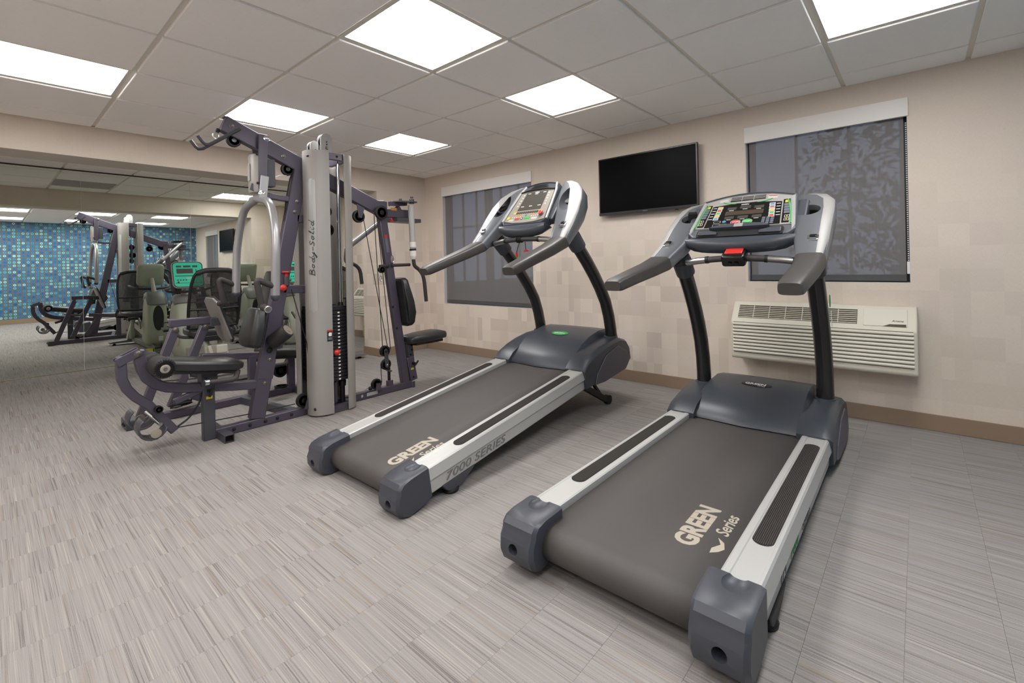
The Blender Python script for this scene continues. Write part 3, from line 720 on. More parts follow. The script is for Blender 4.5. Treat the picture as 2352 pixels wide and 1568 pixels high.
    for s in (1, -1):
        if two:
            MB().bar([(1.55, s*.30, .05), (1.86, s*.30, .036)], .03, .035).build('lift_arm', 'black_plastic', root, 0)
            MB().cyl((1.88, s*.285, .034), (1.88, s*.315, .034), .033, n=18).build('wheel', 'black_plastic', root)
        else:
            wx = 1.83; wz = (wx-.15)*tn+.036
            MB().bar([(1.46, s*.31, .058), (wx-.03, s*.31, wz+.01)], .042, .040).build('lift_arm', 'black_plastic', root, 0, bevel=.004)
            MB().bar([(1.60, s*.31, .058), (wx-.06, s*.31, wz+.02)], .02, .02).build('lift_strut', 'black_plastic', root, 0)
            MB().cyl((wx, s*.292, wz), (wx, s*.330, wz), .035, n=20).build('wheel', 'black_plastic', root)
    # uprights
    for s in (1, -1):
        pts = [(1.81, .24), (1.808, .34), (1.795, .45), (1.765, .57), (1.715, .69), (1.655, .80), (1.585, .91), (1.505, 1.02), (1.44, 1.095)]
        if not two: pts = [(x+.005-(.10*max(0, z-.55)), z) for x, z in pts]
        u = MB(); u.tube([(x+dx, s*.340, z) for x, z in pts], .044, 16, ry=.046, side=(0, 1, 0)).build('upright', 'upright_black', root, 60)
        topx, topz = pts[-1][0]+dx, pts[-1][1]
        MB().tube([(topx+.075, s*.340, topz-.075), (topx+.01, s*.340, topz+.005), (topx-.01, s*.340, topz+.04)], [.056, .058, .05], 16).build('upright_socket', 'charcoal', root, 60)
        if two and s < 0:
            text_part('lettering', 'series', .045, frame((1.705, -.3868, .80), (0.30, 0, -1), (1, 0, .3)), 'white_print', root)
            MB(frame((1.68, -.3868, .86), (1, 0, .3), (-.3, 0, 1))).prism(circ(0, 0, .022, 16, .036), 'z', -.002, .001).build('upright_badge', 'green_print', root, 0)
    # arms and side pods
    tipx = .645 if two else .765
    S, P = arm_sections(dx, tipx)
    for s in (1, -1):
        g = MB(); g.loft([sec_ring(None, i, s, S) for i in range(len(S))]); g.build('arm_grip', 'rubber_grip', root, 50)
        pd = MB(); pd.loft([sec_ring(None, i, s, P, 20) for i in range(len(P))]); pod = pd.build('side_pod', 'pod_grey', root, 50)
        # silver outer band over the pod
        bd = MB(); rr_ = []
        for i in range(len(P)):
            x, z, yi, yo, t = P[i]; a = P[max(0, i-1)]; b2 = P[min(len(P)-1, i+1)]
            tv = Vector((b2[0]-a[0], 0, b2[1]-a[1])).normalized(); nv = Vector((-tv.z, 0, tv.x)); w0 = ((.30, .30, .28, .27, .30, .42, .6) if two else (.32, .40, .44, .46, .48, .55, .7))[i]
            yl = yo-(yo-yi)*w0
            c0 = Vector((x, 0, z))+nv*(t/2*.965); 
            rr_.append([c0+Vector((0, s*yl, 0))+nv*.0005, c0+Vector((0, s*yl, 0))+nv*.003, c0+Vector((0, s*(yo-.016), 0))+nv*.0015, c0+Vector((0, s*(yo-.004), 0))-nv*.013, c0+Vector((0, s*(yo-.012), 0))-nv*.012])
        bd.loft(rr_); bd.build('silver_band', 'silver_paint', pod, 50)
        # cup holder cut into the pod
        cxp = 1.63+dx; ti = math.atan2(1.38-1.245, .24)
        nv = Vector((-math.sin(ti), 0, math.cos(ti))); cc = Vector((1.585, s*.310, 1.300)) if two else Vector((1.585, s*.312, 1.325))
        cc = cc+nv*.045
        if two:
            cut = MB().tube([cc+nv*.08, cc-nv*.062], [.063, .054], 28).build('cup_cut', 'pod_grey')
            bool_cut(pod, cut)
            MB().lathe([(.0545, -.061), (.0525, -.059), (.0585, .004), (.0600, .004), (.0560, -.0620)], cc, nv, 28).build('cup_holder', 'hole_shadow', pod)
        else:
            tq = Vector((math.cos(ti), 0, math.sin(ti))); cut = MB(frame(cc+nv*.012, tq, (0, 1, 0))).sphere((0, 0, 0), 1.0, 24, 16, (.120, .074, .085)).build('cup_cut', 'pod_grey'); bool_cut(pod, cut)
            MB().lathe([(.030, -.012), (.034, -.010), (.036, .004), (.028, .000), (.001, -.006)], cc-nv*.016, nv, 20).build('cup_holder', 'hole_shadow', pod)
        # thumb switch with chrome ring
        q = Vector((1.31+dx*.6, s*.365, 1.197)); tv = Vector((.88, 0, .475)).normalized()
        Mq = frame(q, (0, -1, 0), tv)
        MB(Mq).prism(rrect(-.024, .024, -.026, .030, .012), 'z', -.004, .006).build('switch_bezel', 'chrome', pod, 0, bevel=.002)
        MB(Mq).prism(rrect(-.016, .016, -.002, .022, .006), 'z', .004, .012).build('switch_lever', 'black_gloss', pod, 0, bevel=.003)
        MB(Mq).box(-.012, .012, -.018, -.006, .0055, .0068).build('switch_label', 'key_grey', pod, 0)
    # heart-rate crossbar
    bx, bz = (1.335, 1.098) if two else (1.375, 1.108)
    def bp(y): q = abs(y)/.33; return Vector((bx+.02*q*q, y, bz-.030*q*q+.008))
    ys = [-.335+.67*i/16 for i in range(17)]
    cb = MB().tube([bp(y) for y in ys], .0175, 14).build('crossbar', 'grip_foam', root, 60)
    for y in (-.215, .215):
        MB().tube([bp(y-.06), bp(y), bp(y+.06)], .0190, 14).build('pulse_sensor', 'steel', cb, 60)
        for e in (-.064, .064): MB().tube([bp(y+e-.008), bp(y+e+.008)], .0205, 14).build('sensor_ring', 'black_plastic', cb, 60)
    if two:
        c0 = bp(0)+Vector((-.012, 0, .004)); ax = (0, 1, 0)
        sb = MB().obox(c0, ax, (.86, 0, .5), (-.5, 0, .86), .060, .048, .034).build('stop_box', 'black_gloss', root, 30, bevel=.014, seg=3)
        MB().obox(c0+Vector((-.5, 0, .86))*.034+Vector((.86, 0, .5))*.008, ax, (.86, 0, .5), (-.5, 0, .86), .045, .027, .006).build('stop_button', 'red_plastic', sb, 30, bevel=.004)
        Mz = frame(c0+Vector((-.86, 0, -.5))*.0485+Vector((0, .038, -.016)), (0, -1, 0), (-.5, 0, .86))
        MB(Mz).box(.012, .030, 0, .012, -.002, .001).build('box_slot', 'hole_shadow', sb, 0)
        MB(Mz).box(.045, .064, -.004, .012, -.002, .001).build('box_slot', 'hole_shadow', sb, 0)
    else:
        wr_ = MB()
        for k in range(4):
            cc = bp(-.005+.012*k); wr_.tube([cc+Vector((math.cos(a)*.022, .004*math.sin(a*.5), math.sin(a)*.022)) for a in [2*PI*i/14 for i in range(14)]], .004, 6, loop=True)
        wr_.build('safety_cord', 'cable', root)
        MB().tube([bp(.02)+Vector((0, 0, -.02)), bp(.035)+Vector((-.01, 0, -.06)), bp(.05)+Vector((-.01, 0, -.095))], .003, 6).build('safety_cord', 'cable', root)
        MB().tube([bp(-.03)+Vector((0, 0, -.02)), bp(-.03)+Vector((0, 0, -.075))], .0025, 6).build('safety_cord', 'cable', root)
        MB().lathe([(.004, .012), (.006, .010), (.020, 0), (.020, -.004), (.004, -.005)], bp(-.03)+Vector((0, 0, -.085)), (0, 0, 1), 14).build('safety_key', 'red_plastic', root)
        MB().box(-.006, .006, -.006, .006, -.018, .018).build('safety_clip', 'red_plastic', root, 0, bevel=.002).location = bp(.052)+Vector((-.01, 0, -.108))
    # ---------------- console
    sl = math.radians(42 if two else 43)
    if two: B0 = Vector((1.380, 0, 1.222)); W0, W1_, H = .268, .246, .318
    else:   B0 = Vector((1.400, 0, 1.215)); W0, W1_, H = .205, .165, .335
    vv = Vector((math.cos(sl), 0, math.sin(sl)))
    M = frame(B0, (0, -1, 0), vv) @ Matrix.Diagonal((1.0 if not two else 1.04, 1.27, 1, 1))          # u to the right, v up the slope, w towards the walker
    arch = .045 if two else .025
    def outline(g, d=0.0, bot=0.0):
        w0, w1 = W0-g, W1_-g; pts = [(-w0+.03, bot+g), (w0-.03, bot+g), (w0, bot+g+.03)]
        for i in range(9):
            a = i/8.0; u = w1*(1-2*a); pts.append((u, H-g-arch*(u/w1)**2 if abs(u) < w1 else H-g-arch))
        pts.append((-w0, bot+g+.03)); return pts
    body = MB(M)
    body.loft([[(u*.86, v*.9+.02, -.085) for u, v in outline(.0)], [(u, v, -.06) for u, v in outline(.0)], [(u, v, -.004) for u, v in outline(.0)], [(u*.985, v*.985+.002, .012) for u, v in outline(.0)], [(u*.955, v*.965+.006, .013) for u, v in outline(0)], [(u*.945, v*.955+.008, .006) for u, v in outline(0)]])
    con = body.build('console', 'pod_grey' if two else 'charcoal', root, 40)
    # chin roll under the panel
    ch = MB(M); n = 13; rings = []
    for i in range(n):
        a = -1+2*i/(n-1); u = a*(W0+.004); bulge = .026*(1-a*a); k = (1-abs(a)**8*.35)
        rings.append([(u, .002, .008*k), (u, (-.012-bulge*.5)*k, .020*k), (u, (-.030-bulge*.8)*k, .012*k), (u, (-.042-bulge*.8)*k, -.012), (u, (-.036-bulge*.8)*k, -.055*k), (u, .02, -.075)])
    ch.loft(rings); ch.build('console_chin', 'hood_grey', root, 60)
    for s in (-1, 1):   # neck joining console to the pods
        MB(M).box(s*(W0-.02) if s > 0 else -W0-.03, W0+.03 if s > 0 else -(W0-.02), .04, H*.8, -.075, -.012).build('console_neck', 'charcoal', root, 0, bevel=.01)
    def K(name, poly, m, h0, h1, bevel=.0): return MB(M).prism(poly, 'z', h0, h1).build(name, m, con, 0, bevel=bevel)
    if two:
        for s in (-1, 1):   # silver side bezels
            K('side_bezel', [(s*.250, .02), (s*.262, .05), (s*.236, H-.055), (s*.220, H-.065)], 'silver_paint', .004, .016)
        K('face_plate', [(-.244, .062), (.244, .062), (.222, .262), (.12, .290), (0, .298), (-.12, .290), (-.222, .262)], 'face_silver', .005, .0105)
        fp = .0106
        K('key_panel', [(-.190, .066), (.190, .066), (.178, .224), (.05, .238), (0, .236), (-.05, .238), (-.178, .224)], 'black_gloss', fp, .0118)
        for s in (-1, 1):
            K('key_panel', [(s*.196, .072), (s*.230, .072), (s*.216, .238), (s*.184, .236)], 'black_gloss', fp, .0118)
            MB(M).tube([(s*(.240-.0015*i-.00025*i*i), .066+i*.0186, .0125) for i in range(10)], .0038, 6).build('green_trim', 'green_print', con)
            MB(M).tube([(s*(.055+.012*i), .2345+.0006*i*(i-1), .0122) for i in range(7)], .0026, 6).build('green_trim', 'green_print', con)
            # speed / incline keys
            K('key_icon', rrect(s*.203-.010, s*.203+.010, .212, .230, .003), 'key_yellow', .0118, .0124)
            for k in range(4): K('speed_key', rrect(s*.206-.0145+(3-k)*s*.0022, s*.206+.0145+(3-k)*s*.0022, .134+k*.0185, .150+k*.0185, .002), 'key_grey', .0118, .0132)
            for k in range(2):
                uc = s*.216
                K('key_ring', rrect(uc-.012, uc+.012, .084+k*.022, .102+k*.022, .004), 'key_white', .0118, .0122)
                K('arrow_key', rrect(uc-.0095, uc+.0095, .0865+k*.022, .0995+k*.022, .003), 'black_gloss', .0122, .0128)
                K('arrow_mark', circ(uc, .093+k*.022, .0042, 8), 'key_yellow', .0128, .0131)
            cols = ['key_blue', 'key_yellow', 'key_green', 'key_red', 'key_yellow'] if s < 0 else ['key_red', 'key_green', 'key_yellow', 'key_magenta', 'key_blue']
            for k in range(5):
                uc = s*(.142-.002*k)+(.0 if s < 0 else 0); vc = .128+k*.0205
                K('program_key', rrect(uc-.0145, uc+.0145, vc-.0095, vc+.0095, .002), 'key_white', .0118, .0126)
                K('program_icon', rrect(uc-.010, uc+.010, vc-.0055, vc+.0055, .003), cols[k], .0126, .0129)
                K('key_caption', [(uc+s*.020, vc-.0015), (uc+s*.040, vc-.0015), (uc+s*.040, vc+.0015), (uc+s*.020, vc+.0015)], 'white_print', .0118, .0121)
        for k, (uc, vc, w2, h2) in enumerate([(-.070, .199, .024, .010), (0, .204, .028, .010), (.070, .199, .024, .010), (-.070, .131, .024, .010), (0, .131, .027, .010), (.070, .131, .024, .010)]):
            K('small_display', rrect(uc-w2, uc+w2, vc-h2, vc+h2, .002), 'screen_grey', .0118, .0122)
            K('key_caption', [(uc-.012, vc-h2-.006), (uc+.012, vc-h2-.006), (uc+.012, vc-h2-.0035), (uc-.012, vc-h2-.0035)], 'white_print', .0118, .0121)
        K('main_display', rrect(-.098, .098, .149, .179, .003), 'screen_brown', .0118, .0123)
        text_part('lettering', 'GREEN', .013, M @ Matrix.Translation((-.027, .220, .0119)), 'white_print', con, shear=.2, depth=.0002)
        K('stop_key', circ(-.030, .096, .026, 22, .016), 'key_white', .0118, .0128); K('stop_face', circ(-.030, .096, .0235, 22, .0142), 'key_red', .0128, .0134)
        K('start_key', circ(.030, .097, .026, 22, .016), 'key_white', .0118, .0128); K('start_face', circ(.030, .097, .0235, 22, .0142), 'key_green', .0128, .0134)
        text_part('lettering', 'STOP', .012, M @ Matrix.Translation((-.030, .092, .0135)), 'white_print', con, depth=.0002, align='CENTER', sx=1.1)
        text_part('lettering', 'START', .011, M @ Matrix.Translation((.030, .093, .0135)), 'white_print', con, depth=.0002, align='CENTER', sx=1.1)
        K('fan_key', circ(-.090, .104, .010, 14, .009), 'key_blue', .0118, .0128)
        for (uc, vc) in ((-.128, .104), (-.128, .080), (-.090, .080)):
            K('key_ring', rrect(uc-.019, uc+.019, vc-.008, vc+.008, .004), 'key_white' if uc < -.1 else 'key_yellow', .0118, .0122); K('mode_key', rrect(uc-.017, uc+.017, vc-.0062, vc+.0062, .003), 'black_gloss', .0122, .0127)
        for r_ in range(4):
            for c_ in range(3): K('keypad_key', rrect(.100+c_*.021, .116+c_*.021, .072+r_*.0125, .082+r_*.0125, .002), 'key_magenta' if (r_, c_) == (0, 0) else 'key_grey', .0118, .0128)
        # speaker / fan slots at the top
        K('vent_panel', [(-.092, .252), (.092, .256), (.090, .288), (-.090, .286)], 'black_plastic', .0106, .0113)
        for k in range(1, 4): K('vent_slat', [(-.090, .2535+k*.008-.0012), (.090, .2555+k*.008-.0012), (.090, .2555+k*.008+.0012), (-.090, .2535+k*.008+.0012)], 'face_silver', .0113, .0135)
        for uc in (-.031, .031): K('vent_rib', rrect(uc-.0015, uc+.0015, .253, .287, .0005), 'face_silver', .0113, .0137)
        for s in (-1, 1): K('warning_label', [(s*.104, .258), (s*.150, .254), (s*.150, .272), (s*.104, .278)], 'key_white', .0106, .0110)
        K('warning_stripe', [(.106, .272), (.148, .268), (.148, .272), (.106, .277)], 'key_red', .0110, .0113)
        # reading rack and tray
        rk = MB(M); rings = []
        for i in range(13):
            a = -1+2*i/12; u = a*.150; hh = .026*(1-a*a)**.5+.004
            rings.append([(u, .042, .012), (u, .042, .034), (u, .042+hh, .030), (u, .042+hh, .018)])
        rk.loft(rings); rk.build('reading_rack', 'charcoal', con, 50)
        MB(M).box(-.022, .022, .040, .062, .034, .037).build('rack_clip', 'face_silver', con, 0); MB(M).box(-.004, .004, .055, .082, .030, .034).build('rack_clip', 'face_silver', con, 0)
        K('pocket_shadow', rrect(-.215, .215, -.004, .046, .012), 'hole_shadow', .0105, .0170)  # flat black plate; the pocket's shade is in its colour
        for s in (-1, 1): K('tray_block', [(s*.205, .004), (s*.205, .034), (s*.15, .034), (s*.105, .020), (s*.105, .004)], 'charcoal', .0170, .026, bevel=.003)
        K('jack_socket', circ(-.192, .016, .006, 10), 'bolt', .026, .0275)
    else:
        for s in (-1, 1):
            MB(M).tube([(s*(W0-.004), .03, .008), (s*(W0-.018), .14, .010), (s*(W1_+.004), .25, .010), (s*(W1_-.022), H-.022, .008)], .009, 8).build('side_bezel', 'silver_paint', con)
        K('face_plate', [(-.182, .030), (-.10, .016), (0, .012), (.10, .016), (.182, .030), (.150, .258), (.07, .268), (-.07, .268), (-.150, .258)], 'face_taupe', .005, .0105)
        K('main_display', [(-.108, .108), (.108, .108), (.098, .256), (-.098, .256)], 'screen_grey', .0105, .0115)
        for vc, us in ((.246, (-.07, .072)), (.238, (0,)), (.140, (-.075, 0, .078))):
            for uc in us: K('display_caption', rrect(uc-.014, uc+.014, vc-.002, vc+.002, .001), 'white_print', .0115, .0118)
        K('display_logo', circ(0, .2505, .022, 14, .0045), 'white_print', .0115, .0118)
        for s in (-1, 1):
            for k in range(6): K('status_mark', rrect(s*(.130-.003*k)-.006, s*(.130-.003*k)+.006, .124+k*.022, .130+k*.022, .002), 'white_print' if k else 'orange', .0105, .0109)
        K('yellow_key', rrect(-.128, -.106, .082, .100, .003), 'key_yellow', .0105, .0120); K('yellow_key', rrect(.106, .132, .082, .100, .003), 'key_yellow', .0105, .0120)
        for k in range(10): K('number_key', rrect(-.101+k*.0203, -.085+k*.0203, .083, .098, .002), 'black_plastic', .0105, .0120); 
        for k in range(10): K('number_mark', rrect(-.096+k*.0203, -.090+k*.0203, .0875, .0935, .001), 'key_grey', .0120, .0123)
        K('orange_mark', rrect(-.085, -.045, .066, .076, .002), 'orange', .0105, .0110); K('orange_mark', rrect(.040, .085, .068, .077, .002), 'orange', .0105, .0110)
        K('speed_knob', circ(-.152, .052, .013, 16), 'key_yellow', .0105, .016)
        MB(M).lathe([(.019, .0105), (.020, .016), (.013, .020)], (.140, .068, 0), (0, 0, 1), 18).build('stop_collar', 'charcoal', con)
        MB(M).lathe([(.012, .018), (.0155, .022), (.0155, .030), (.010, .034), (.001, .0345)], (.140, .068, 0), (0, 0, 1), 18).build('stop_button', 'red_plastic', con)
        K('stop_key', rrect(-.088, -.046, .036, .052, .003), 'key_red', .0105, .0125); K('start_key', rrect(-.002, .046, .038, .054, .003), 'key_green', .0105, .0125); K('mode_key', rrect(-.036, -.014, .037, .052, .003), 'black_plastic', .0105, .0120); K('mode_face', rrect(-.032, -.018, .040, .049, .002), 'key_white', .0120, .0123)
        for k in range(5): K('tick_mark', rrect(-.122+k*.018, -.116+k*.018, .056, .061, .001), 'white_print', .0105, .0108); 
        for k in range(4): K('tick_mark', rrect(.052+k*.018, .058+k*.018, .058, .063, .001), 'white_print', .0105, .0108)
        K('mode_icon', rrect(-.006, .010, .060, .074, .002), 'key_grey', .0105, .0112)
        K('label_outline', rrect(-.150, -.100, .030, .044, .003), 'key_white', .0105, .0107); K('label_outline', rrect(.065, .115, .034, .048, .003), 'key_white', .0105, .0107)
        # fan hood over the display
        fh = [(-.085, .278), (.085, .278), (.062, .314), (.03, .320), (-.03, .320), (-.062, .314)]
        K('fan_slot', fh, 'hole_shadow', .010, .0145)
        for k in range(1, 4): K('fan_slat', rrect(-.075+k*.006, .075-k*.006, .278+k*.009, .280+k*.009, .0008), 'black_plastic', .0145, .0165)
        MB(M).tube([(-.16, .262, .012), (-.09, .268, .018), (0, .270, .020), (.09, .268, .018), (.16, .262, .012)], .0055, 8).build('display_brow', 'black_plastic', con)
    return root
pit = math.radians(7.9)
# right treadmill, level; left treadmill, raised to an incline about its rear feet
treadmill(2, (0.781, -2.061, 0), (0, 0, math.radians(.4)), 'level treadmill nearest the camera with wide colourful console and red stop box')
_r = Euler((0, -pit, math.radians(.7)), 'XYZ').to_matrix()
_o = Vector((0.706, -0.69, .169)) - _r @ Vector((0, 0, .19))
treadmill(1, _o, (0, -pit, math.radians(.7)), 'raised treadmill between the multi gym and the nearer treadmill, narrow grey console')

# small black remote standing in the far cup holder of the nearer treadmill
rm = MB(frame((2.352, -1.742, 1.330), (.30, -.95, 0), (-.35, -.1, .93))).box(-.026, .026, -.02, .070, -.016, .016).build('remote_control', 'black_plastic', None, 0, bevel=.004)
tag(rm, 'small black remote standing in the left cup holder of the nearer treadmill', 'remote control')
MB(frame((2.352, -1.742, 1.330), (.30, -.95, 0), (-.35, -.1, .93))).box(-.022, .022, .066, .0715, -.012, .012).build('top_cap', 'black_gloss', rm, 0)
# ================================================================== MULTI GYM
GO = Vector((1.0, 0.70, 0.0)); YG = 0.70
gym = empty('multi_gym', GO); tag(gym, 'purple framed multi gym with twin weight stacks and leg press, beside the mirror wall', 'multi gym')
def GB(mb, name, m, parent=None, **k): return mb.build(name, m, parent or gym, org=GO, **k)
def gbar(name, pts, h, wd=.055, m='frame_purple', y=YG, parent=None, bevel=.006):
    """rectangular tube whose path lies in a plane y = const; pts are (x, z)"""
    return GB(MB().bar([(x, y, z) for x, z in pts], h, wd), name, m, parent, smooth=30, bevel=bevel)
def bolt(x, y, z, parent, r=.010, ax=(0, -1, 0), m='bolt'):
    return GB(MB().lathe([(r*1.5, 0), (r*1.5, .002), (r, .003), (r, .008), (r*.7, .010), (.0005, .010)], (x, y, z), ax, 14), 'bolt', m, parent)
def pulley(x, y, z, r, ax=(0, 1, 0), w=.024, parent=None):
    a = Vector(ax).normalized(); c = Vector((x, y, z))
    o = GB(MB().lathe([(r*.25, -w*.5), (r*.86, -w*.5), (r, -w*.45), (r, -w*.30), (r*.88, 0), (r, w*.30), (r, w*.45), (r*.86, w*.5), (r*.25, w*.5)], c, a, 28), 'pulley', 'black_plastic', parent)
    GB(MB().lathe([(r*.72, w*.5), (r*.72, w*.36), (r*.34, w*.36), (r*.34, w*.62), (r*.2, w*.64), (.0005, w*.64)], c, a, 20), 'pulley_hub', 'black_gloss', o)
    GB(MB().lathe([(r*.72, -w*.5), (r*.72, -w*.36), (r*.34, -w*.36), (r*.34, -w*.62), (r*.2, -w*.64), (.0005, -w*.64)], c, a, 20), 'pulley_hub', 'black_gloss', o)
    return o
def pad(name, c, ax, ay, az, hx, hy, hz, parent=None, bev=.022):
    o = GB(MB().obox(c, ax, ay, az, hx, hy, hz), name, 'vinyl', parent, smooth=60, bevel=bev, seg=4)
    return o
# ---- base
br = gbar('base_rail', [(.36, .031), (1.95, .031)], .060)
for bx in (.50, .60, .70, .78, .88): bolt(bx, .672, .032, br, .008, m='black_plastic')
GB(MB().obox((1.55, .6722, .036), (1, 0, 0), (0, 0, 1), (0, 1, 0), .052, .014, .0006), 'rating_label', 'sticker', br)
GB(MB().obox((1.455, .6722, .034), (1, 0, 0), (0, 0, 1), (0, 1, 0), .009, .010, .0006), 'small_label', 'sticker', br)
fp = GB(MB().bar([(.360, YG, 0), (.360, YG, .362)], .068, .058), 'seat_post', 'frame_dark', smooth=30, bevel=.005)
tb = MB()
for (x0, x1, z0, z1) in ((.398, .402, 0, .05), (.450, .454, 0, .05), (.402, .450, 0, .004), (.402, .450, .046, .05)): tb.box(x0, x1, .52, .90, z0, z1)
GB(tb, 'front_foot', 'frame_dark', smooth=0)
GB(MB().box(.403, .449, .56, .86, .0045, .0455), 'foot_tube_shadow', 'hole_shadow', smooth=0)  # dark block added to paint the shade inside the hollow tube
GB(MB().cyl((.360, .668, .322), (.360, .640, .322), .012), 'pop_pin', 'black_plastic'); GB(MB().tube([(.352, .636, .290), (.372, .632, .345)], .009, 8), 'pop_pin_handle', 'black_plastic')
GB(MB().obox((.360, .6705, .278), (1, 0, 0), (0, 0, 1), (0, 1, 0), .018, .009, .0006), 'yellow_label', 'yellow', fp)
# ---- main upright, boom, tower links
mu = gbar('main_upright', [(.650, .060), (.990, 1.835)], .100, .060)
for (bx, bz) in ((.735, .46), (.885, 1.02), (.700, .30), (.955, 1.60), (.935, 1.52)): bolt(bx, .669, bz, mu, .010)
GB(MB().obox((.715, .6685, .40), (.19, 0, 1), (1, 0, -.19), (0, 1, 0), .07, .052, .002), 'gusset_plate', 'frame_purple', mu, smooth=0)
bm_ = gbar('boom', [(.478, 2.088), (1.665, 1.600)], .112, .060)
for (bx, bz) in ((.525, 2.072), (.862, 1.922)): bolt(bx, .669, bz, bm_, .011)
GB(MB().obox((.80, .70, 2.004), (.925, 0, -.38), (0, 1, 0), (.38, 0, .925), .34, .026, .004), 'boom_cap', 'frame_purple', bm_, smooth=0)
pulley(.545, .70, 1.985, .045, parent=None); pulley(.90, .70, 1.835, .045)
for s, yy in ((1, .635), (-1, .790)):
    GB(MB().tube([(.565, yy, 2.055), (.46, yy, 1.975), (.385, yy, 1.918), (.362, yy, 1.912), (.345, yy, 1.925), (.318, yy, 1.962)], .011, 10), 'bar_hook', 'frame_dark', smooth=60)
GB(MB().tube([(.44+.018*math.cos(a), .70, 2.000+.024*math.sin(a)) for a in [2*PI*i/14 for i in range(14)]], .004, 6, loop=True), 'snap_hook', 'chrome')
GB(MB().cyl((.455, .70, 2.045), (.445, .70, 2.02), .012), 'cable_end', 'black_plastic')
GB(MB().tube([(.905, .70, 1.80), (.89, .70, 1.79), (.835, .68, 1.78), (.79, .67, 1.755)], .003, 6), 'loose_tie', 'white_print')
GB(MB().tube([(.93, .70, 1.80), (.915, .70, 1.76), (.885, .70, 1.60), (.868, .70, 1.45)], .005, 6), 'cable', 'cable')
# upright to tower beams
gbar('tower_link', [(.84, .952), (1.06, .944)], .060, .06)
gbar('tower_link', [(.95, 1.475), (1.06, 1.475)], .060, .06)
# ---- press arm: yoke over the boom, silver arms, grips
for yy in (.640, .760):
    yk = GB(MB().bar([(.712, yy, 2.048), (.706, yy, 1.66)], .062, .016), 'press_yoke', 'frame_purple', smooth=30, bevel=.005)
    bolt(.735 if yy < .7 else .735, yy-.008 if yy < .7 else yy+.008, 2.022, yk, .015, ax=(0, -1 if yy < .7 else 1, 0), m='chrome')
    for q in (1.90, 1.70): bolt(.668, yy-.009 if yy < .7 else yy+.009, q, yk, .006, ax=(0, -1 if yy < .7 else 1, 0), m='black_plastic')
cv = MB(); rings = []
for z, k in ((1.905, .7), (1.895, 1.0), (1.66, 1.0), (1.64, .75)):
    rings.append([(.705, .640, z), (.690-.02*k, .640, z), (.668-.02*k, .655, z), (.652-.015*k, .70, z), (.668-.02*k, .745, z), (.690-.02*k, .760, z), (.705, .760, z)])
cvo = GB(cv.loft(rings), 'yoke_cover', 'shroud', smooth=50)
GB(MB(Matrix.Identity(4)).obox((.6365, .70, 1.78), (0, 1, 0), (0, 0, 1), (1, 0, 0), .018, .060, .002), 'cover_badge', 'sticker', cvo, bevel=.0015)
GB(MB().box(.742, .800, .662, .738, 1.690, 1.885), 'yoke_box', 'frame_dark', smooth=0, bevel=.004)
GB(MB().prism([(.560+.08, 1.700), (.660, 1.690), (.66, 1.64), (.628, 1.655)], 'y', .655, .665), 'range_plate', 'frame_dark', smooth=0)
gbar('range_strut', [(.735, 1.628), (.925, 1.612)], .040, .045)
cl = GB(MB().obox((.705, .628, 1.668), (.12, 0, 1), (1, 0, -.12), (0, 1, 0), .088, .028, .006), 'arm_clamp', 'arm_silver', smooth=0, bevel=.004)
bolt(.690, .621, 1.625, cl, .016, m='chrome')
GB(MB().cyl((.69, .60, 1.60), (.69, .80, 1.60), .026), 'arm_hub', 'arm_silver', smooth=60)
def arc_pts(P, n=5, r=.4):
    P = [Vector(p) for p in P]; out = [P[0]]
    for i in range(1, len(P)-1):
        a = P[i]+(P[i-1]-P[i])*r; b = P[i]+(P[i+1]-P[i])*r
        for k in range(n+1):
            t = k/n; out.append((a*(1-t)+P[i]*t)*(1-t)+(P[i]*(1-t)+b*t)*t)
    out.append(P[-1]); return out
for s in (-1, 1):
    y0, y2 = YG+s*.012, YG+s*.355
    pts = arc_pts([(.690, y0, 1.600), (.684, YG+s*.235, 1.555), (.675, YG+s*.325, 1.38), (.664, y2, 1.22), (.655, y2, .930)], 6, .36)
    ar = GB(MB().tube(pts, .0270, 14), 'press_arm', 'arm_silver', smooth=60)
    GB(MB().lathe([(.0275, 0), (.0290, -.004), (.026, -.022), (.016, -.036), (.0005, -.038)], (.655, y2, .932), (0, 0, 1), 16), 'arm_end', 'frame_dark', ar)
    g = GB(MB().tube(arc_pts([(.655, y2, .985), (.54, y2, 1.040), (.572, y2, .862), (.60, y2+s*.02, .842)], 6, .22), .0195, 12), 'press_grip', 'grip_foam', smooth=60)
    GB(MB().cyl((.575, y2, .865), (.572, y2+s*(.09), .852), .0205, n=14), 'press_grip', 'grip_foam', smooth=60)
    GB(MB().lathe([(.022, 0), (.022, .006), (.018, .009), (.0005, .009)], (.572, y2+s*.09, .852), (0, s, -.1), 16), 'grip_cap', 'chrome', g)
# red pop pins
GB(MB().sphere((.822, .625, .965), .024, 16, 10), 'selector_knob', 'red_plastic'); GB(MB().cyl((.822, .64, .965), (.84, .68, .958), .012), 'knob_stem', 'frame_dark')
GB(MB().lathe([(.030, .012), (.032, .004), (.026, 0), (.012, -.006), (.012, -.030)], (.862, .665, 1.072), (0, 0, 1), 18), 'pull_knob', 'red_plastic', smooth=50)
GB(MB().cyl((.862, .665, 1.045), (.862, .665, .98), .020), 'knob_stem', 'frame_dark')
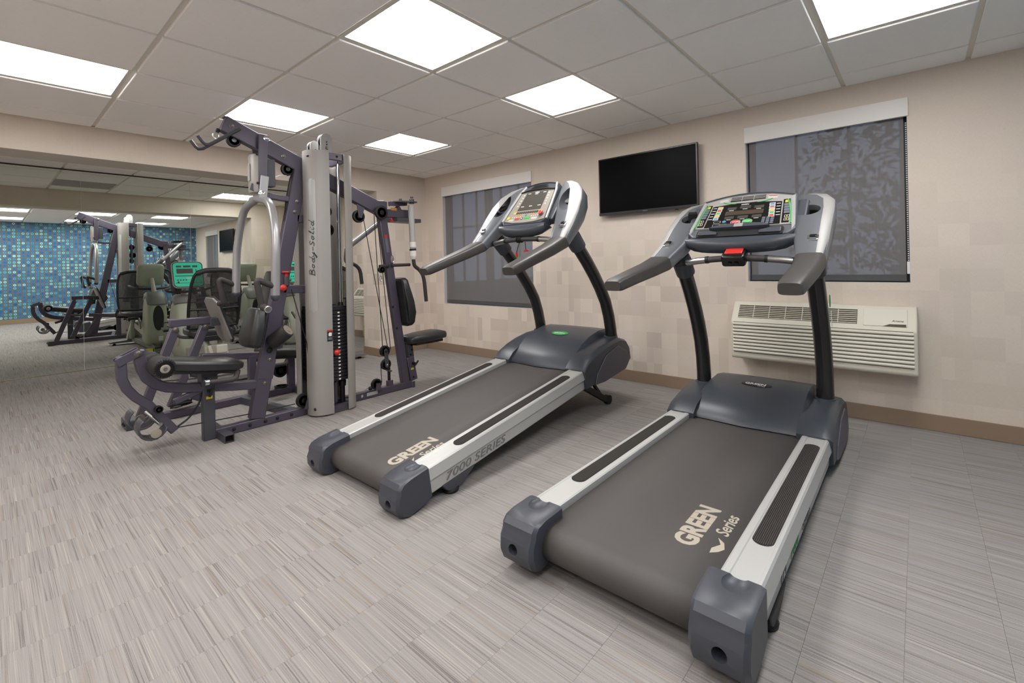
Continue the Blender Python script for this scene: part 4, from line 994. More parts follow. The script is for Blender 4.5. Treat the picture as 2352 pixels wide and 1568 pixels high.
# ---- press station: back pad, seat, leg developer
upv = Vector((.19, 0, .98)); fwd = Vector((.98, 0, -.19))
bp_c = Vector((.640, YG, .695))
b = MB(); rings = []
for t, hw, d0 in ((-.135, .085, .012), (-.115, .120, .0), (-.05, .138, -.006), (.02, .132, 0), (.08, .112, .004), (.12, .098, .008), (.138, .085, .016)):
    c = bp_c+upv*t; rings.append([c-fwd*(.040-d0)+Vector((0, -hw*.8, 0)), c-fwd*(.050-d0), c-fwd*(.040-d0)+Vector((0, hw*.8, 0)), c-fwd*.015+Vector((0, hw, 0)), c+fwd*.035+Vector((0, hw*.96, 0)), c+fwd*.035+Vector((0, -hw*.96, 0)), c-fwd*.015+Vector((0, -hw, 0))])
bpd = GB(b.loft(rings), 'back_pad', 'vinyl', smooth=60, bevel=.012, seg=3)
GB(MB().obox(bp_c+fwd*.042, upv, (0, 1, 0), fwd, .125, .10, .007), 'pad_board', 'vinyl_back', bpd, smooth=0)
sv = Vector((.985, 0, -.165)); sn = Vector((.165, 0, .985))
b = MB(); rings = []; sc = Vector((.335, YG, .500))
for t, hw in ((-.205, .105), (-.19, .130), (-.08, .150), (.05, .150), (.17, .135), (.205, .110), (.218, .085)):
    c = sc+sv*t; q = .030 if abs(t) < .2 else .018
    rings.append([c-sn*q+Vector((0, -hw*.97, 0)), c+sn*q*.5+Vector((0, -hw, 0)), c+sn*q+Vector((0, -hw*.85, 0)), c+sn*(q+.006), c+sn*q+Vector((0, hw*.85, 0)), c+sn*q*.5+Vector((0, hw, 0)), c-sn*q+Vector((0, hw*.97, 0))])
sp_ = GB(b.loft(rings), 'seat_pad', 'vinyl', smooth=60, bevel=.012, seg=3)
GB(MB().obox(sc-sn*.040, sv, (0, 1, 0), sn, .19, .12, .010), 'pad_board', 'vinyl_back', sp_, smooth=0)
GB(MB().obox((.36, YG, .41), (1, 0, 0), (0, 1, 0), (0, 0, 1), .045, .045, .05), 'seat_bracket', 'frame_dark', smooth=0)
for s in (-1, 1):
    sh = GB(MB().tube(arc_pts([(.32, YG+s*.165, .405), (.47, YG+s*.165, .392), (.50, YG+s*.12, .43)], 5, .3), .016, 12), 'seat_handle', 'grip_foam', smooth=60)
    GB(MB().cyl((.322, YG+s*.165, .405), (.300, YG+s*.165, .406), .019), 'handle_collar', 'chrome', sh)
    GB(MB().cyl((.31, YG+s*.165, .405), (.345, YG+s*.02, .40), .010), 'handle_stay', 'frame_dark', sh)
gbar('leg_support', [(.655, .296), (.50, .318), (.34, .347), (.22, .366), (.14, .388), (.085, .418), (.045, .462), (.022, .52), (.006, .635)], .058, .052)
gbar('leg_support_stay', [(.175, .285), (.33, .335)], .036, .036)
lp = GB(MB().bar([(-.098, .668, .578), (.012, .668, .632)], .048, .008), 'lever_link', 'frame_purple', smooth=0, bevel=.003)
GB(MB().bar([(-.098, .732, .578), (.012, .732, .632)], .048, .008), 'lever_link', 'frame_purple', smooth=0, bevel=.003)
bolt(.000, .664, .622, lp, .014)
gbar('leg_lever', [(-.073, .612), (-.075, .545), (-.072, .478), (-.052, .420), (-.015, .365), (.05, .300), (.175, .110)], .050, .050)
pulley(.090, .655, .272, .022)
for s in (-1, 1):   # knee rollers
    y0, y1 = YG+s*.045, YG+s*.225
    fr = GB(MB().lathe([(.020, 0), (.050, .002), (.058, .012), (.059, .10), (.058, .165), (.050, .178), (.030, .180)], (.088, y0, .540), (0, s, 0), 28), 'foam_roller', 'foam', smooth=50)
    GB(MB().lathe([(.030, .178), (.046, .180), (.044, .184), (.028, .184)], (.088, y0, .540), (0, s, 0), 24), 'roller_disc', 'black_gloss', fr)
    GB(MB().lathe([(.024, .183), (.025, .188), (.020, .192), (.0005, .192)], (.088, y0, .540), (0, s, 0), 20), 'roller_cap', 'beige_cap', fr)
    pl_ = MB()
    for k in range(26):
        a = 2*PI*k/26; pl_.obox((.088+.0505*math.cos(a), y0+s*.174, .540+.0505*math.sin(a)), (math.cos(a), 0, math.sin(a)), (0, 1, 0), (-math.sin(a), 0, math.cos(a)), .0045, .008, .0024)
    o = GB(pl_, 'roller_pleats', 'foam', fr, smooth=0); o['kind'] = 'stuff'
GB(MB().cyl((.088, .46, .54), (.088, .94, .54), .011), 'roller_axle', 'steel')
for s in (-1, 1):   # ankle cups
    cy = YG+s*.135; cc = Vector((.035, cy, .205)); cup = MB(); rings = []
    for k in range(11):
        a = math.radians(150+22*k-20)
        o1 = Vector((math.cos(a), 0, math.sin(a))); rings.append([cc+o1*.062+Vector((0, -.062, 0)), cc+o1*.072+Vector((0, -.055, 0)), cc+o1*.072+Vector((0, .055, 0)), cc+o1*.062+Vector((0, .062, 0)), cc+o1*.056])
    cp_ = GB(cup.loft(rings), 'ankle_cup', 'frame_dark', smooth=60, bevel=.006)
    GB(MB().lathe([(.026, 0), (.026, .006), (.016, .008), (.0005, .008)], (.045, cy+s*.064, .175), (0, s, 0), 18), 'cup_cap', 'beige_cap', cp_)
GB(MB().cyl((.07, .52, .215), (.07, .88, .215), .010), 'ankle_axle', 'steel')
GB(MB().tube(arc_pts([(.185, .70, .125), (.26, .70, .17), (.315, .69, .26), (.32, .69, .32)], 5, .4), .006, 8), 'hose', 'cable')
GB(MB().tube([(.18, .70, .125), (.66, .70, .098), (.92, .70, .095)], .0035, 6), 'cable', 'cable')
pulley(.965, .665, .118, .052)
GB(MB().prism([(.955, .058), (1.03, .058), (1.01, .135), (.98, .135)], 'y', .625, .632), 'pulley_bracket', 'frame_purple', smooth=0)
GB(MB().tube([(.885, .64, .95), (.98, .62, .55), (1.02, .64, .16)], .0035, 6), 'cable', 'cable')
# arm curl roller on the upright
cr = GB(MB().lathe([(.030, 0), (.047, .004), (.053, .02), (.053, .130), (.050, .148), (.036, .152)], (.745, .66, .575), (.52, -.60, .60), 26), 'curl_roller', 'foam', smooth=50)
e = Vector((.745, .66, .575))+Vector((.52, -.60, .60)).normalized()*.152
GB(MB().lathe([(.040, 0), (.040, .003), (.022, .003), (.022, .008), (.0005, .008)], e, (.52, -.60, .60), 22), 'roller_cap', 'beige_cap', cr)
GB(MB().cyl((.745, .66, .575), (.735, .70, .54), .012), 'roller_stem', 'frame_dark', cr)
bolt(.735, .667, .527, mu, .014, m='black_plastic')
# ---- tower: shrouds, stacks, rods
def shroud(pts, z0, z1, label=None):
    n = len(pts); inner = []; P = [Vector((x, y, 0)) for x, y in pts]
    C = Vector((1.167, .70, 0)); inner = [p+(C-p).normalized()*.007 for p in P]
    ring = P+inner[::-1]
    return GB(MB().loft([[Vector((p.x, p.y, z)) for p in ring] for z in (z0, z1)]), 'stack_shroud', 'shroud', smooth=45)
def qpts(sx, sy):
    base = [(-.178, -.050), (-.183, -.085), (-.176, -.125), (-.162, -.150), (-.142, -.171), (-.112, -.185), (-.082, -.190)] if sx > 0 else [(-.178, -.050), (-.183, -.085), (-.176, -.125), (-.155, -.160), (-.120, -.183), (-.080, -.193), (-.042, -.195)]
    return [(1.167-sx*x, YG-sy*y) for x, y in base]
sh = {}
for sx in (-1, 1):
    for sy in (-1, 1):
        sh[sx, sy] = shroud(qpts(sx, sy), .012, 1.975)
# inset panels on the left-hand shrouds
for sy in (-1, 1):
    prof = [(-.1772, -.112), (-.171, -.1335), (-.1565, -.1590), (-.1400, -.1712)]
    P = [Vector((1.167+x, YG+(-y)*sy, 0)) for x, y in prof]
    C = Vector((1.167, YG, 0)); ou = [p+(p-C).normalized()*.0018 for p in P]; m = MB(); rings = []
    zt, zb = 1.775, .765
    for z, k in ((zb, .35), (zb+.012, .7), (zb+.035, 1), (zt-.035, 1), (zt-.012, .7), (zt, .35)):
        mid = (ou[0]+ou[-1])/2; rings.append([Vector((mid.x+(p.x-mid.x)*k+(0 if k == 1 else (p-C).normalized().x*0), mid.y+(p.y-mid.y)*k, z)) for p in ou]+[Vector((mid.x+(p.x-mid.x)*k, mid.y+(p.y-mid.y)*k, z))-(p-C).normalized()*.006 for p in P[::-1]])
    GB(m.loft(rings), 'shroud_inset', 'shroud_inset', sh[-1, sy], smooth=50)
# handwritten name, brushed upwards along the shroud
STR = {'B': [[(.1, 0), (.12, 1)], [(.05, .95), (.45, 1), (.55, .8), (.4, .6), (.15, .52)], [(.15, .52), (.5, .48), (.62, .25), (.45, .02), (.0, 0)]],
       'o': [[(.45, .42), (.2, .45), (.08, .22), (.25, .0), (.45, .15), (.42, .42), (.55, .35)]],
       'd': [[(.45, .40), (.2, .44), (.08, .2), (.25, .0), (.45, .18), (.62, 1.0)], [(.45, .18), (.5, 0), (.65, .08)]],
       'y': [[(.08, .42), (.15, .12), (.35, .08), (.52, .42)], [(.52, .42), (.35, -.2), (.15, -.5), (.02, -.4), (.6, .08)]],
       '-': [[(.1, .25), (.5, .28)]],
       'S': [[(.55, .75), (.35, .85), (.15, .7), (.3, .45), (.5, .25), (.35, .02), (.05, .08)]],
       'l': [[(.1, .1), (.3, .8), (.35, 1.0), (.2, .7), (.18, .1), (.3, 0), (.42, .1)]],
       'i': [[(.15, .4), (.12, .08), (.25, 0), (.38, .12)], [(.3, .62), (.33, .66)]]}
def script(sy, cx, cy, left):
    # runs up the shroud, tops of the letters to the left
    lv = Vector(left).normalized(); S = .086; z = 1.045; b = MB()
    for ch in 'Body-Solid':
        wd = {'B': .70, 'i': .45, 'l': .45, '-': .55}.get(ch, .62)
        for st in STR[ch]:
            pts = [Vector((cx, cy, z+p[0]*S*.80+p[1]*S*.10))+lv*(p[1]*S*.50-.016) for p in st]
            if len(pts) == 2: pts = [pts[0], (pts[0]+pts[1])/2, pts[1]]
            b.tube(pts, .0021, 5)
        z += wd*S*.80
    o = GB(b, 'lettering', 'black_plastic', sh[-1, sy], smooth=0); o['kind'] = 'stuff'
script(-1, 1.0015, .5445, (-.56, .83, 0))
# safety sticker on the front-left shroud
Ms = Matrix.Translation(-GO) @ frame((1.102, .5042, .60), (1, -.08, 0), (0, 0, 1))
st = MB(Ms).box(-.020, .020, -.045, .038, 0, .0012).build('safety_sticker', 'black_plastic', sh[-1, -1], 0)
MB(Ms).box(-.0195, .0195, .026, .0375, .0012, .0016).build('sticker_band', 'red_plastic', sh[-1, -1], 0); MB(Ms).prism([(-.010, -.008), (.012, -.008), (.014, .018), (-.006, .020), (-.012, .008)], 'z', .0012, .0016).build('sticker_hand', 'white_print', sh[-1, -1], 0)
MB(Ms).box(-.014, .014, -.036, -.016, .0012, .0016).build('sticker_text', 'key_grey', sh[-1, -1], 0)
for (x, y, z) in ((.997, .571, 1.93), (1.005, .556, .06)): bolt(x, y, z, sh[-1, -1], .008, ax=(-.8, -.6, 0), m='black_plastic')
# top and bottom tower frames
tf = MB()
for yy in (.545, .855): tf.box(1.07, 1.264, yy-.018, yy+.018, 1.925, 1.972)
for xx in (1.04, 1.294): tf.box(xx-.018, xx+.018, .580, .820, 1.926, 1.971)
GB(tf, 'tower_top_frame', 'frame_purple', smooth=0); 
bolt(1.20, .527, 1.95, None, .006, m='black_plastic')
bf = MB()
for yy in (.555, .845): bf.box(1.07, 1.264, yy-.02, yy+.02, .0, .055)
for xx in (1.04, 1.294): bf.box(xx-.02, xx+.02, .585, .815, .001, .054)
GB(bf, 'tower_base_frame', 'frame_purple', smooth=0)
def tag_plate(sy):
    yf = YG+sy*.150; yb = YG+sy*.035
    for xx in (1.085, 1.247):
        GB(MB().cyl((xx, YG+sy*.092, .055), (xx, YG+sy*.092, 1.93), .0125, n=14), 'guide_rod', 'chrome', smooth=60)
        GB(MB().lathe([(.020, .055), (.020, .175), (.027, .178), (.030, .215), (.024, .228)], (xx, YG+sy*.092, 0), (0, 0, 1), 18), 'stack_bumper', 'black_plastic')
    z0, dz = .236, .0268; first = None; lab = None
    for k in range(20):
        if first is None:
            y0, y1 = min(yf, yb), max(yf, yb)
            first = MB().prism(rrect(-.118, .118, -.0575, .0575, .006, 2), 'z', 0, .0236).build('weight_plate', 'plate_steel', gym, 30, bevel=.003)
            lab = MB().prism(circ(0, 0, .0092, 14, .0058), 'y', sy*.0577, sy*.0583).build('number_label', 'white_print', first, 0); lab.location = (.032, 0, .012)
            hole = MB().cyl((-.012, sy*.0560, .010), (-.012, sy*.0580, .010), .0055, n=10).build('pin_hole', 'hole_shadow', first)
            p = first
        else:
            p = link_copy(first, gym); l2 = link_copy(lab, p); h2 = link_copy(hole, p)
        p.location = Vector((1.166, YG+sy*.0925, z0+k*dz))-GO
    GB(MB().prism(rrect(1.05, 1.282, YG+sy*.092-.055, YG+sy*.092+.055, .008, 2), 'z', z0+20*dz, z0+20*dz+.034), 'top_plate', 'plate_steel', smooth=30, bevel=.003)
    for xx in (1.085, 1.247): GB(MB().cyl((xx, YG+sy*.092, z0+20*dz+.034), (xx, YG+sy*.092, z0+20*dz+.060), .022, .018), 'plate_bushing', 'black_plastic')
    GB(MB().cyl((1.166, YG+sy*.092, z0+20*dz+.03), (1.166, YG+sy*.092, z0+20*dz+.11), .008), 'selector_rod', 'steel')
    GB(MB().cyl((1.158, YG+sy*.092, z0+20*dz+.1), (1.158, YG+sy*.092, 1.94), .004, n=8), 'cable', 'cable')
tag_plate(-1); tag_plate(1)
GB(MB().sphere((1.157, .508, .462), .0235, 18, 12), 'selector_pin', 'red_plastic'); GB(MB().cyl((1.157, .515, .462), (1.157, .56, .462), .006), 'pin_shaft', 'steel')
ch = MB()
for k in range(12): ch.tube([(1.140+(.006 if k % 2 else 0)*math.cos(a)+0, .60+(0 if k % 2 else .006)*math.cos(a), .085+k*.011+.008*math.sin(a)) for a in [2*PI*i/8 for i in range(8)]], .0018, 5, loop=True)
o = GB(ch, 'chain', 'gold_chain'); o['kind'] = 'stuff'
GB(MB().box(1.165, 1.185, .57, .64, .07, .225), 'stack_riser', 'frame_dark', smooth=0)
# pulley housings on top
for (x, y, h, r, nm) in ((1.172, .655, 2.142, .047, 0), (1.120, .735, 2.090, .040, 1)):
    for dyy in (-.024, .024):
        pr = [(x-r, 1.972), (x+r, 1.972)]+[(x+r*math.cos(a), h-r+r*math.sin(a)) for a in [PI*i/10 for i in range(11)]]
        ph = GB(MB().prism(pr, 'y', y+dyy-.003, y+dyy+.003), 'pulley_housing', 'sticker', smooth=0, bevel=.001)
        if dyy < 0:
            for q in (2.075, 2.055) if nm == 0 else (2.02, 2.005): bolt(x, y+dyy-.003, q, ph, .0035, m='black_plastic')
            bolt(x, y+dyy-.003, 2.028 if nm == 0 else 1.985, ph, .009)
    pulley(x, y, h-r-.006, r+.004, w=.03)
for (x, z, r) in ((1.20, 1.40, .05), (1.19, 1.545, .045), (1.18, 1.30, .04)): pulley(x, .70, z, r)
GB(MB().bar([(1.19, .70, 1.60), (1.19, .70, 1.25)], .03, .05), 'pulley_block', 'frame_purple', smooth=0)
# ---- pec / row station at the far end
rp = gbar('rear_post', [(1.902, .040), (1.675, 1.672)], .075, .052)
for (x, z) in ((1.792, .745), (1.828, .555), (1.745, 1.095)): bolt(x-.02, .673, z, rp, .008, m='black_plastic')
GB(MB().obox((1.725, .6735, 1.30), (-.137, 0, .99), (1, 0, .137), (0, 1, 0), .075, .014, .0006), 'safety_sticker', 'key_grey', rp); GB(MB().obox((1.716, .6728, 1.362), (-.137, 0, .99), (1, 0, .137), (0, 1, 0), .012, .014, .0006), 'sticker_band', 'red_plastic', rp)
GB(MB().box(1.62, 1.735, .668, .732, 1.595, 1.668), 'post_head', 'frame_purple', smooth=0, bevel=.005)
GB(MB().box(1.895, 1.955, .668, .732, .0, .062), 'base_end', 'frame_purple', smooth=0, bevel=.003)
GB(MB().box(1.952, 1.978, .655, .662, .0, .055), 'end_bracket', 'frame_purple', smooth=0); GB(MB().box(1.952, 1.978, .738, .745, .0, .055), 'end_bracket', 'frame_purple', smooth=0)
pulley(1.652, .640, 1.562, .060); pulley(1.455, .668, 1.520, .052)
GB(MB().prism([(1.43, 1.62), (1.50, 1.59), (1.475, 1.505), (1.445, 1.515)], 'y', .648, .654), 'pulley_bracket', 'frame_purple', smooth=0)
# cables and floating pulley pair
GB(MB().tube([(1.60, .668, 1.555), (1.655, .668, .42), (1.655, .668, .36)], .0036, 6), 'cable', 'cable')
GB(MB().tube([(1.50, .668, 1.50), (1.705, .668, .40)], .0036, 6), 'cable', 'cable')
GB(MB().tube([(1.63, .668, 1.51), (1.735, .668, .38)], .0036, 6), 'cable', 'cable')
GB(MB().tube([(1.635, .668, .25), (1.640, .668, .11)], .0036, 6), 'cable', 'cable')
pulley(1.682, .678, .372, .047); pulley(1.690, .678, .255, .047)
fb = GB(MB().prism([(1.664, .375)]+[(1.682+.019*math.cos(a), .372+.022*math.sin(a)) for a in [PI-PI*i/8 for i in range(9)]]+[(1.709, .252)]+[(1.690+.019*math.cos(a), .250+.022*math.sin(a)) for a in [-PI*i/8 for i in range(9)]], 'y', .656, .661), 'pulley_plate', 'frame_dark', smooth=0)
bolt(1.682, .656, .372, fb, .009, m='black_plastic'); bolt(1.690, .656, .250, fb, .009, m='steel')
pulley(1.585, .665, .108, .046); GB(MB().prism([(1.565, .060), (1.625, .060), (1.610, .115), (1.575, .115)], 'y', .644, .650), 'pulley_bracket', 'frame_purple', smooth=0)
GB(MB().sphere((1.525, .66, .085), .018, 12, 8), 'cable_stop', 'black_plastic'); GB(MB().tube([(1.495+.012*math.cos(a), .66, .082+.010*math.sin(a)) for a in [2*PI*i/10 for i in range(10)]], .003, 5, loop=True), 'snap_hook', 'chrome')
GB(MB().box(1.715, 1.765, .68, .72, .060, .105), 'anchor_block', 'frame_purple', smooth=0, bevel=.003); GB(MB().bar([(1.735, .70, .10), (1.735, .70, .215)], .016, .022), 'anchor_rod', 'black_plastic', smooth=0); GB(MB().cyl((1.735, .665, .19), (1.735, .735, .19), .009), 'anchor_pin', 'bolt')
pulley(1.655, .655, 1.075, .030); GB(MB().tube([(1.645+.011*math.cos(a), .655, 1.0+.022*math.sin(a)) for a in [2*PI*i/10 for i in range(10)]], .0032, 5, loop=True), 'snap_hook', 'chrome')
GB(MB().tube([(1.765+.012*math.cos(a), .655, 1.165+.03*math.sin(a)) for a in [2*PI*i/12 for i in range(12)]], .0035, 5, loop=True), 'snap_hook', 'chrome')
GB(MB().cyl((1.640, .665, 1.105), (1.74, .675, 1.110), .012), 'bar_peg', 'grip_foam'); GB(MB().cyl((1.76, .665, 1.110), (1.955, .665, 1.113), .014), 'bar_peg', 'grip_foam')
# back pad and seat of this station
b = MB(); rings = []
for t, hw, d in ((-.22, .07, .02), (-.20, .10, .006), (-.10, .14, 0), (0, .14, .004), (.10, .118, .012), (.19, .10, .02), (.215, .08, .032)):
    c = Vector((1.905-.137*t, YG, .785+.99*t)); f2 = Vector((.99, 0, .137))
    rings.append([c-f2*.045+Vector((0, -hw*.9, 0)), c+f2*(.02-d)+Vector((0, -hw, 0)), c+f2*(.045-d)+Vector((0, -hw*.75, 0)), c+f2*(.052-d), c+f2*(.045-d)+Vector((0, hw*.75, 0)), c+f2*(.02-d)+Vector((0, hw, 0)), c-f2*.045+Vector((0, hw*.9, 0))])
bp2 = GB(b.loft(rings), 'back_pad', 'vinyl', smooth=60, bevel=.012, seg=3)
GB(MB().obox((1.848, YG, .785), (-.137, 0, .99), (0, 1, 0), (.99, 0, .137), .19, .105, .008), 'pad_board', 'vinyl_back', bp2, smooth=0)
GB(MB().obox((1.825, YG, .80), (1, 0, 0), (0, 1, 0), (0, 0, 1), .03, .02, .03), 'pad_mount', 'frame_dark', smooth=0)
b = MB(); rings = []
for t, hw in ((-.205, .085), (-.19, .11), (-.05, .145), (.10, .150), (.185, .135), (.212, .10)):
    c = Vector((2.105+t, YG, .440+.04*t)); q = .030 if -.2 < t < .2 else .020
    rings.append([c+Vector((0, -hw*.96, -q)), c+Vector((0, -hw, q*.5)), c+Vector((0, -hw*.85, q)), c+Vector((0, 0, q+.006)), c+Vector((0, hw*.85, q)), c+Vector((0, hw, q*.5)), c+Vector((0, hw*.96, -q))])
sp2 = GB(b.loft(rings), 'seat_pad', 'vinyl', smooth=60, bevel=.012, seg=3)
GB(MB().box(1.96, 2.27, .60, .80, .385, .407), 'pad_board', 'vinyl_back', sp2, smooth=0)
GB(MB().bar([(1.945, YG, .40), (1.965, YG, .235)], .060, .050), 'seat_stem', 'frame_dark', smooth=0, bevel=.004); GB(MB().bar([(1.95, YG, .39), (2.12, YG, .392)], .03, .05), 'seat_arm', 'frame_dark', smooth=0)
gbar('seat_socket', [(1.945, .275), (1.985, .060)], .075, .060)
GB(MB().cyl((1.972, .67, .215), (1.972, .645, .215), .014), 'pop_pin', 'black_plastic'); GB(MB().tube([(1.965, .640, .195), (2.005, .636, .238)], .008, 8), 'pop_pin_handle', 'black_plastic')
GB(MB().obox((1.962, .669, .168), (1, 0, 0), (0, 0, 1), (0, 1, 0), .016, .009, .0006), 'yellow_label', 'yellow')
for (x, z) in ((1.975, .34), (1.962, .30), (1.985, .09)): bolt(x-.01, .672, z, None, .008, m='black_plastic')
# pec arms: cam plates on a head beam, silver tubes and bent grips
gbar('head_beam', [(1.70, 1.565), (2.02, 1.575)], .075, .055)
GB(MB().bar([(1.78, .70, 1.655), (1.95, .70, 1.668)], .04, .05), 'cam_beam', 'frame_purple', smooth=0, bevel=.004)
GB(MB().box(1.80, 2.06, .62, .78, 1.495, 1.528), 'range_box', 'frame_dark', smooth=0, bevel=.003)
GB(MB().lathe([(.016, .012), (.020, 0), (.008, -.004), (.008, -.02)], (1.765, .655, 1.505), (0, 0, -1), 14), 'pull_knob', 'red_plastic')
GB(MB().obox((1.80, .668, 1.605), (1, 0, 0), (0, 0, 1), (0, 1, 0), .03, .012, .002), 'small_label', 'orange')
for s in (-1, 1):
    hx, hy = 1.955, YG+s*.085
    cam_ = GB(MB().prism([(1.80, YG+s*.02), (1.86, YG+s*.11), (1.93, YG+s*.135), (1.99, YG+s*.12), (2.0, YG+s*.05), (1.93, YG+s*.01)], 'z', 1.668, 1.678), 'cam_plate', 'frame_dark', smooth=0)
    GB(MB().lathe([(.022, 1.66), (.022, 1.70), (.014, 1.705), (.014, 1.722), (.0005, 1.722)], (hx, hy, 0), (0, 0, 1), 16), 'cam_pivot', 'frame_dark', cam_)
    a0 = (hx-.01, hy, 1.645)
    if s < 0: a1 = (hx-.004, hy-.01, 1.20); tl = [(hx-.002, hy-.01, 1.16), (hx+.004, hy-.012, 1.10), (hx+.055, hy-.02, 1.065), (hx+.095, hy-.03, 1.00), (hx+.112, hy-.035, .775)]
    else: a1 = (1.575, 1.02, 1.30); tl = [(1.55, 1.04, 1.27), (1.54, 1.05, 1.14), (1.63, 1.05, 1.13), (1.685, 1.05, 1.08), (1.70, 1.05, .945)]
    ar = GB(MB().cyl(a0, a1, .0265, n=16), 'pec_arm', 'sticker' if s < 0 else 'arm_silver', smooth=60)
    if s < 0:
        for (z, r, m_) in ((1.315, .031, 'white_paint'), (1.255, .030, 'black_plastic'), (1.235, .031, 'white_paint')): GB(MB().cyl((hx-.006, hy-.008, z), (hx-.005, hy-.009, z-.045 if m_ != 'black_plastic' else z-.016), r, n=18), 'arm_collar', m_, ar, smooth=60)
        GB(MB().lathe([(.030, 1.190), (.022, 1.165), (.018, 1.16)], (hx-.004, hy-.01, 0), (0, 0, 1), 16), 'arm_tip', 'white_paint', ar)
    GB(MB().tube(arc_pts(tl, 5, .4), .0165, 12), 'pec_grip', 'grip_foam', smooth=60)
# ---- leg press on the mirror side
YL = 1.42
gbar('leg_press_rail', [(.10, .030), (1.30, .030)], .058, .056, y=YL)
lf_ = GB(MB().box(.040, .108, 1.33, 1.51, 0, .068), 'leg_press_foot', 'frame_dark', smooth=0, bevel=.006)
for yy in (1.37, 1.42): bolt(.040, yy, .036, lf_, .008, ax=(-1, 0, 0), m='black_plastic')
GB(MB().bar([(1.24, .72, .030), (1.24, YL, .030)], .056, .056, side=(0, 0, 1)), 'cross_rail', 'frame_purple', smooth=0, bevel=.004)
GB(MB().bar([(.92, .72, .030), (.80, YL, .030)], .050, .054, side=(0, 0, 1)), 'cross_rail', 'frame_dark', smooth=0, bevel=.004)
l1 = gbar('press_link', [(.135, .055), (.350, .665)], .058, .050, y=YL); l2 = gbar('press_link', [(.318, .085), (.545, .665)], .058, .050, y=YL)
for (x, z, p_) in ((.350, .662, l1), (.545, .662, l2)): bolt(x, YL-.026, z, p_, .014, m='bolt')
gbar('press_bar', [(.315, .712), (.585, .708)], .058, .050, y=YL)
GB(MB().box(.575, .645, YL-.05, YL+.05, .665, .725), 'plate_mount', 'frame_dark', smooth=0, bevel=.004)
pn = Vector((.93, 0, .30)).normalized(); pu = Vector((-.30, 0, .93)).normalized()
pp = MB(); o2 = [(-.155, -.175), (.155, -.175), (.19, -.10), (.19, .10), (.155, .175), (-.155, .175), (-.19, .10), (-.19, -.10)]
c0 = Vector((.640, YL, .705)); rings = [[c0+pu*a+Vector((0, b_, 0))*.86+pn*d_ for a, b_ in o2] for d_ in (-.008, .008)]
fpl = GB(pp.loft(rings), 'foot_plate', 'press_plate', smooth=0, bevel=.005)
GB(MB().loft([[c0+pu*a*1.02+Vector((0, b_, 0))*.88+pn*d_ for a, b_ in o2] for d_ in (.0085, .018)]), 'plate_tread', 'vinyl_back', fpl, smooth=0)
gbar('press_carriage', [(.515, .425), (.945, .372)], .055, .050, y=YL)
gbar('carriage_post', [(.88, .055), (.88, .38)], .058, .052, y=YL); gbar('carriage_post', [(1.20, .055), (1.20, .33)], .058, .052, y=YL)
gbar('rear_strut', [(.47, .10), (.66, .42)], .060, .050, y=YL+.03)
pulley(.40, YL-.03, .105, .045, ax=(0, .5, 1)); pulley(.34, YL-.04, .095, .040, ax=(0, .3, 1)); pulley(1.05, YL-.16, .105, .055, ax=(0, 0, 1)); pulley(1.13, YL+.05, .20, .06)
GB(MB().tube([(.20, YL-.02, .30), (.48, YL-.02, .27)], .004, 6), 'cable', 'cable')
ls = GB(MB().obox((1.16, YL+.01, .375), (.99, 0, -.12), (0, 1, 0), (.12, 0, .99), .21, .15, .034), 'seat_pad', 'vinyl', smooth=60, bevel=.022, seg=4)
GB(MB().obox((1.16, YL+.01, .332), (.99, 0, -.12), (0, 1, 0), (.12, 0, .99), .19, .13, .010), 'pad_board', 'vinyl_back', ls, smooth=0)
lb = MB(); rings = []
for t, hw in ((-.25, .09), (-.23, .12), (-.08, .14), (.08, .125), (.18, .105), (.215, .085), (.235, .06)):
    c = Vector((1.035+.18*t, YL+.01, .85+t)); rings.append([c+Vector((-.045, -hw*.8, 0)), c+Vector((-.052, 0, 0)), c+Vector((-.045, hw*.8, 0)), c+Vector((-.02, hw, 0)), c+Vector((.03, hw*.95, 0)), c+Vector((.03, -hw*.95, 0)), c+Vector((-.02, -hw, 0))])
lbo = GB(lb.loft(rings), 'back_pad', 'vinyl', smooth=60, bevel=.012, seg=3)
GB(MB().obox((1.075, YL+.01, .84), (.18, 0, .98), (0, 1, 0), (.98, 0, -.18), .20, .10, .008), 'pad_board', 'vinyl_back', lbo, smooth=0)
gbar('back_post', [(1.10, .34), (1.13, .95)], .055, .050, y=YL+.01)
for s in (-1, 1):
    hd = GB(MB().tube(arc_pts([(.97, YL+.01+s*.19, .30), (1.08, YL+.01+s*.19, .295), (1.12, YL+.01+s*.12, .31)], 5, .35), .016, 10), 'seat_handle', 'grip_foam', smooth=60)
    GB(MB().cyl((.972, YL+.01+s*.19, .30), (.950, YL+.01+s*.19, .30), .018), 'handle_collar', 'chrome', hd)
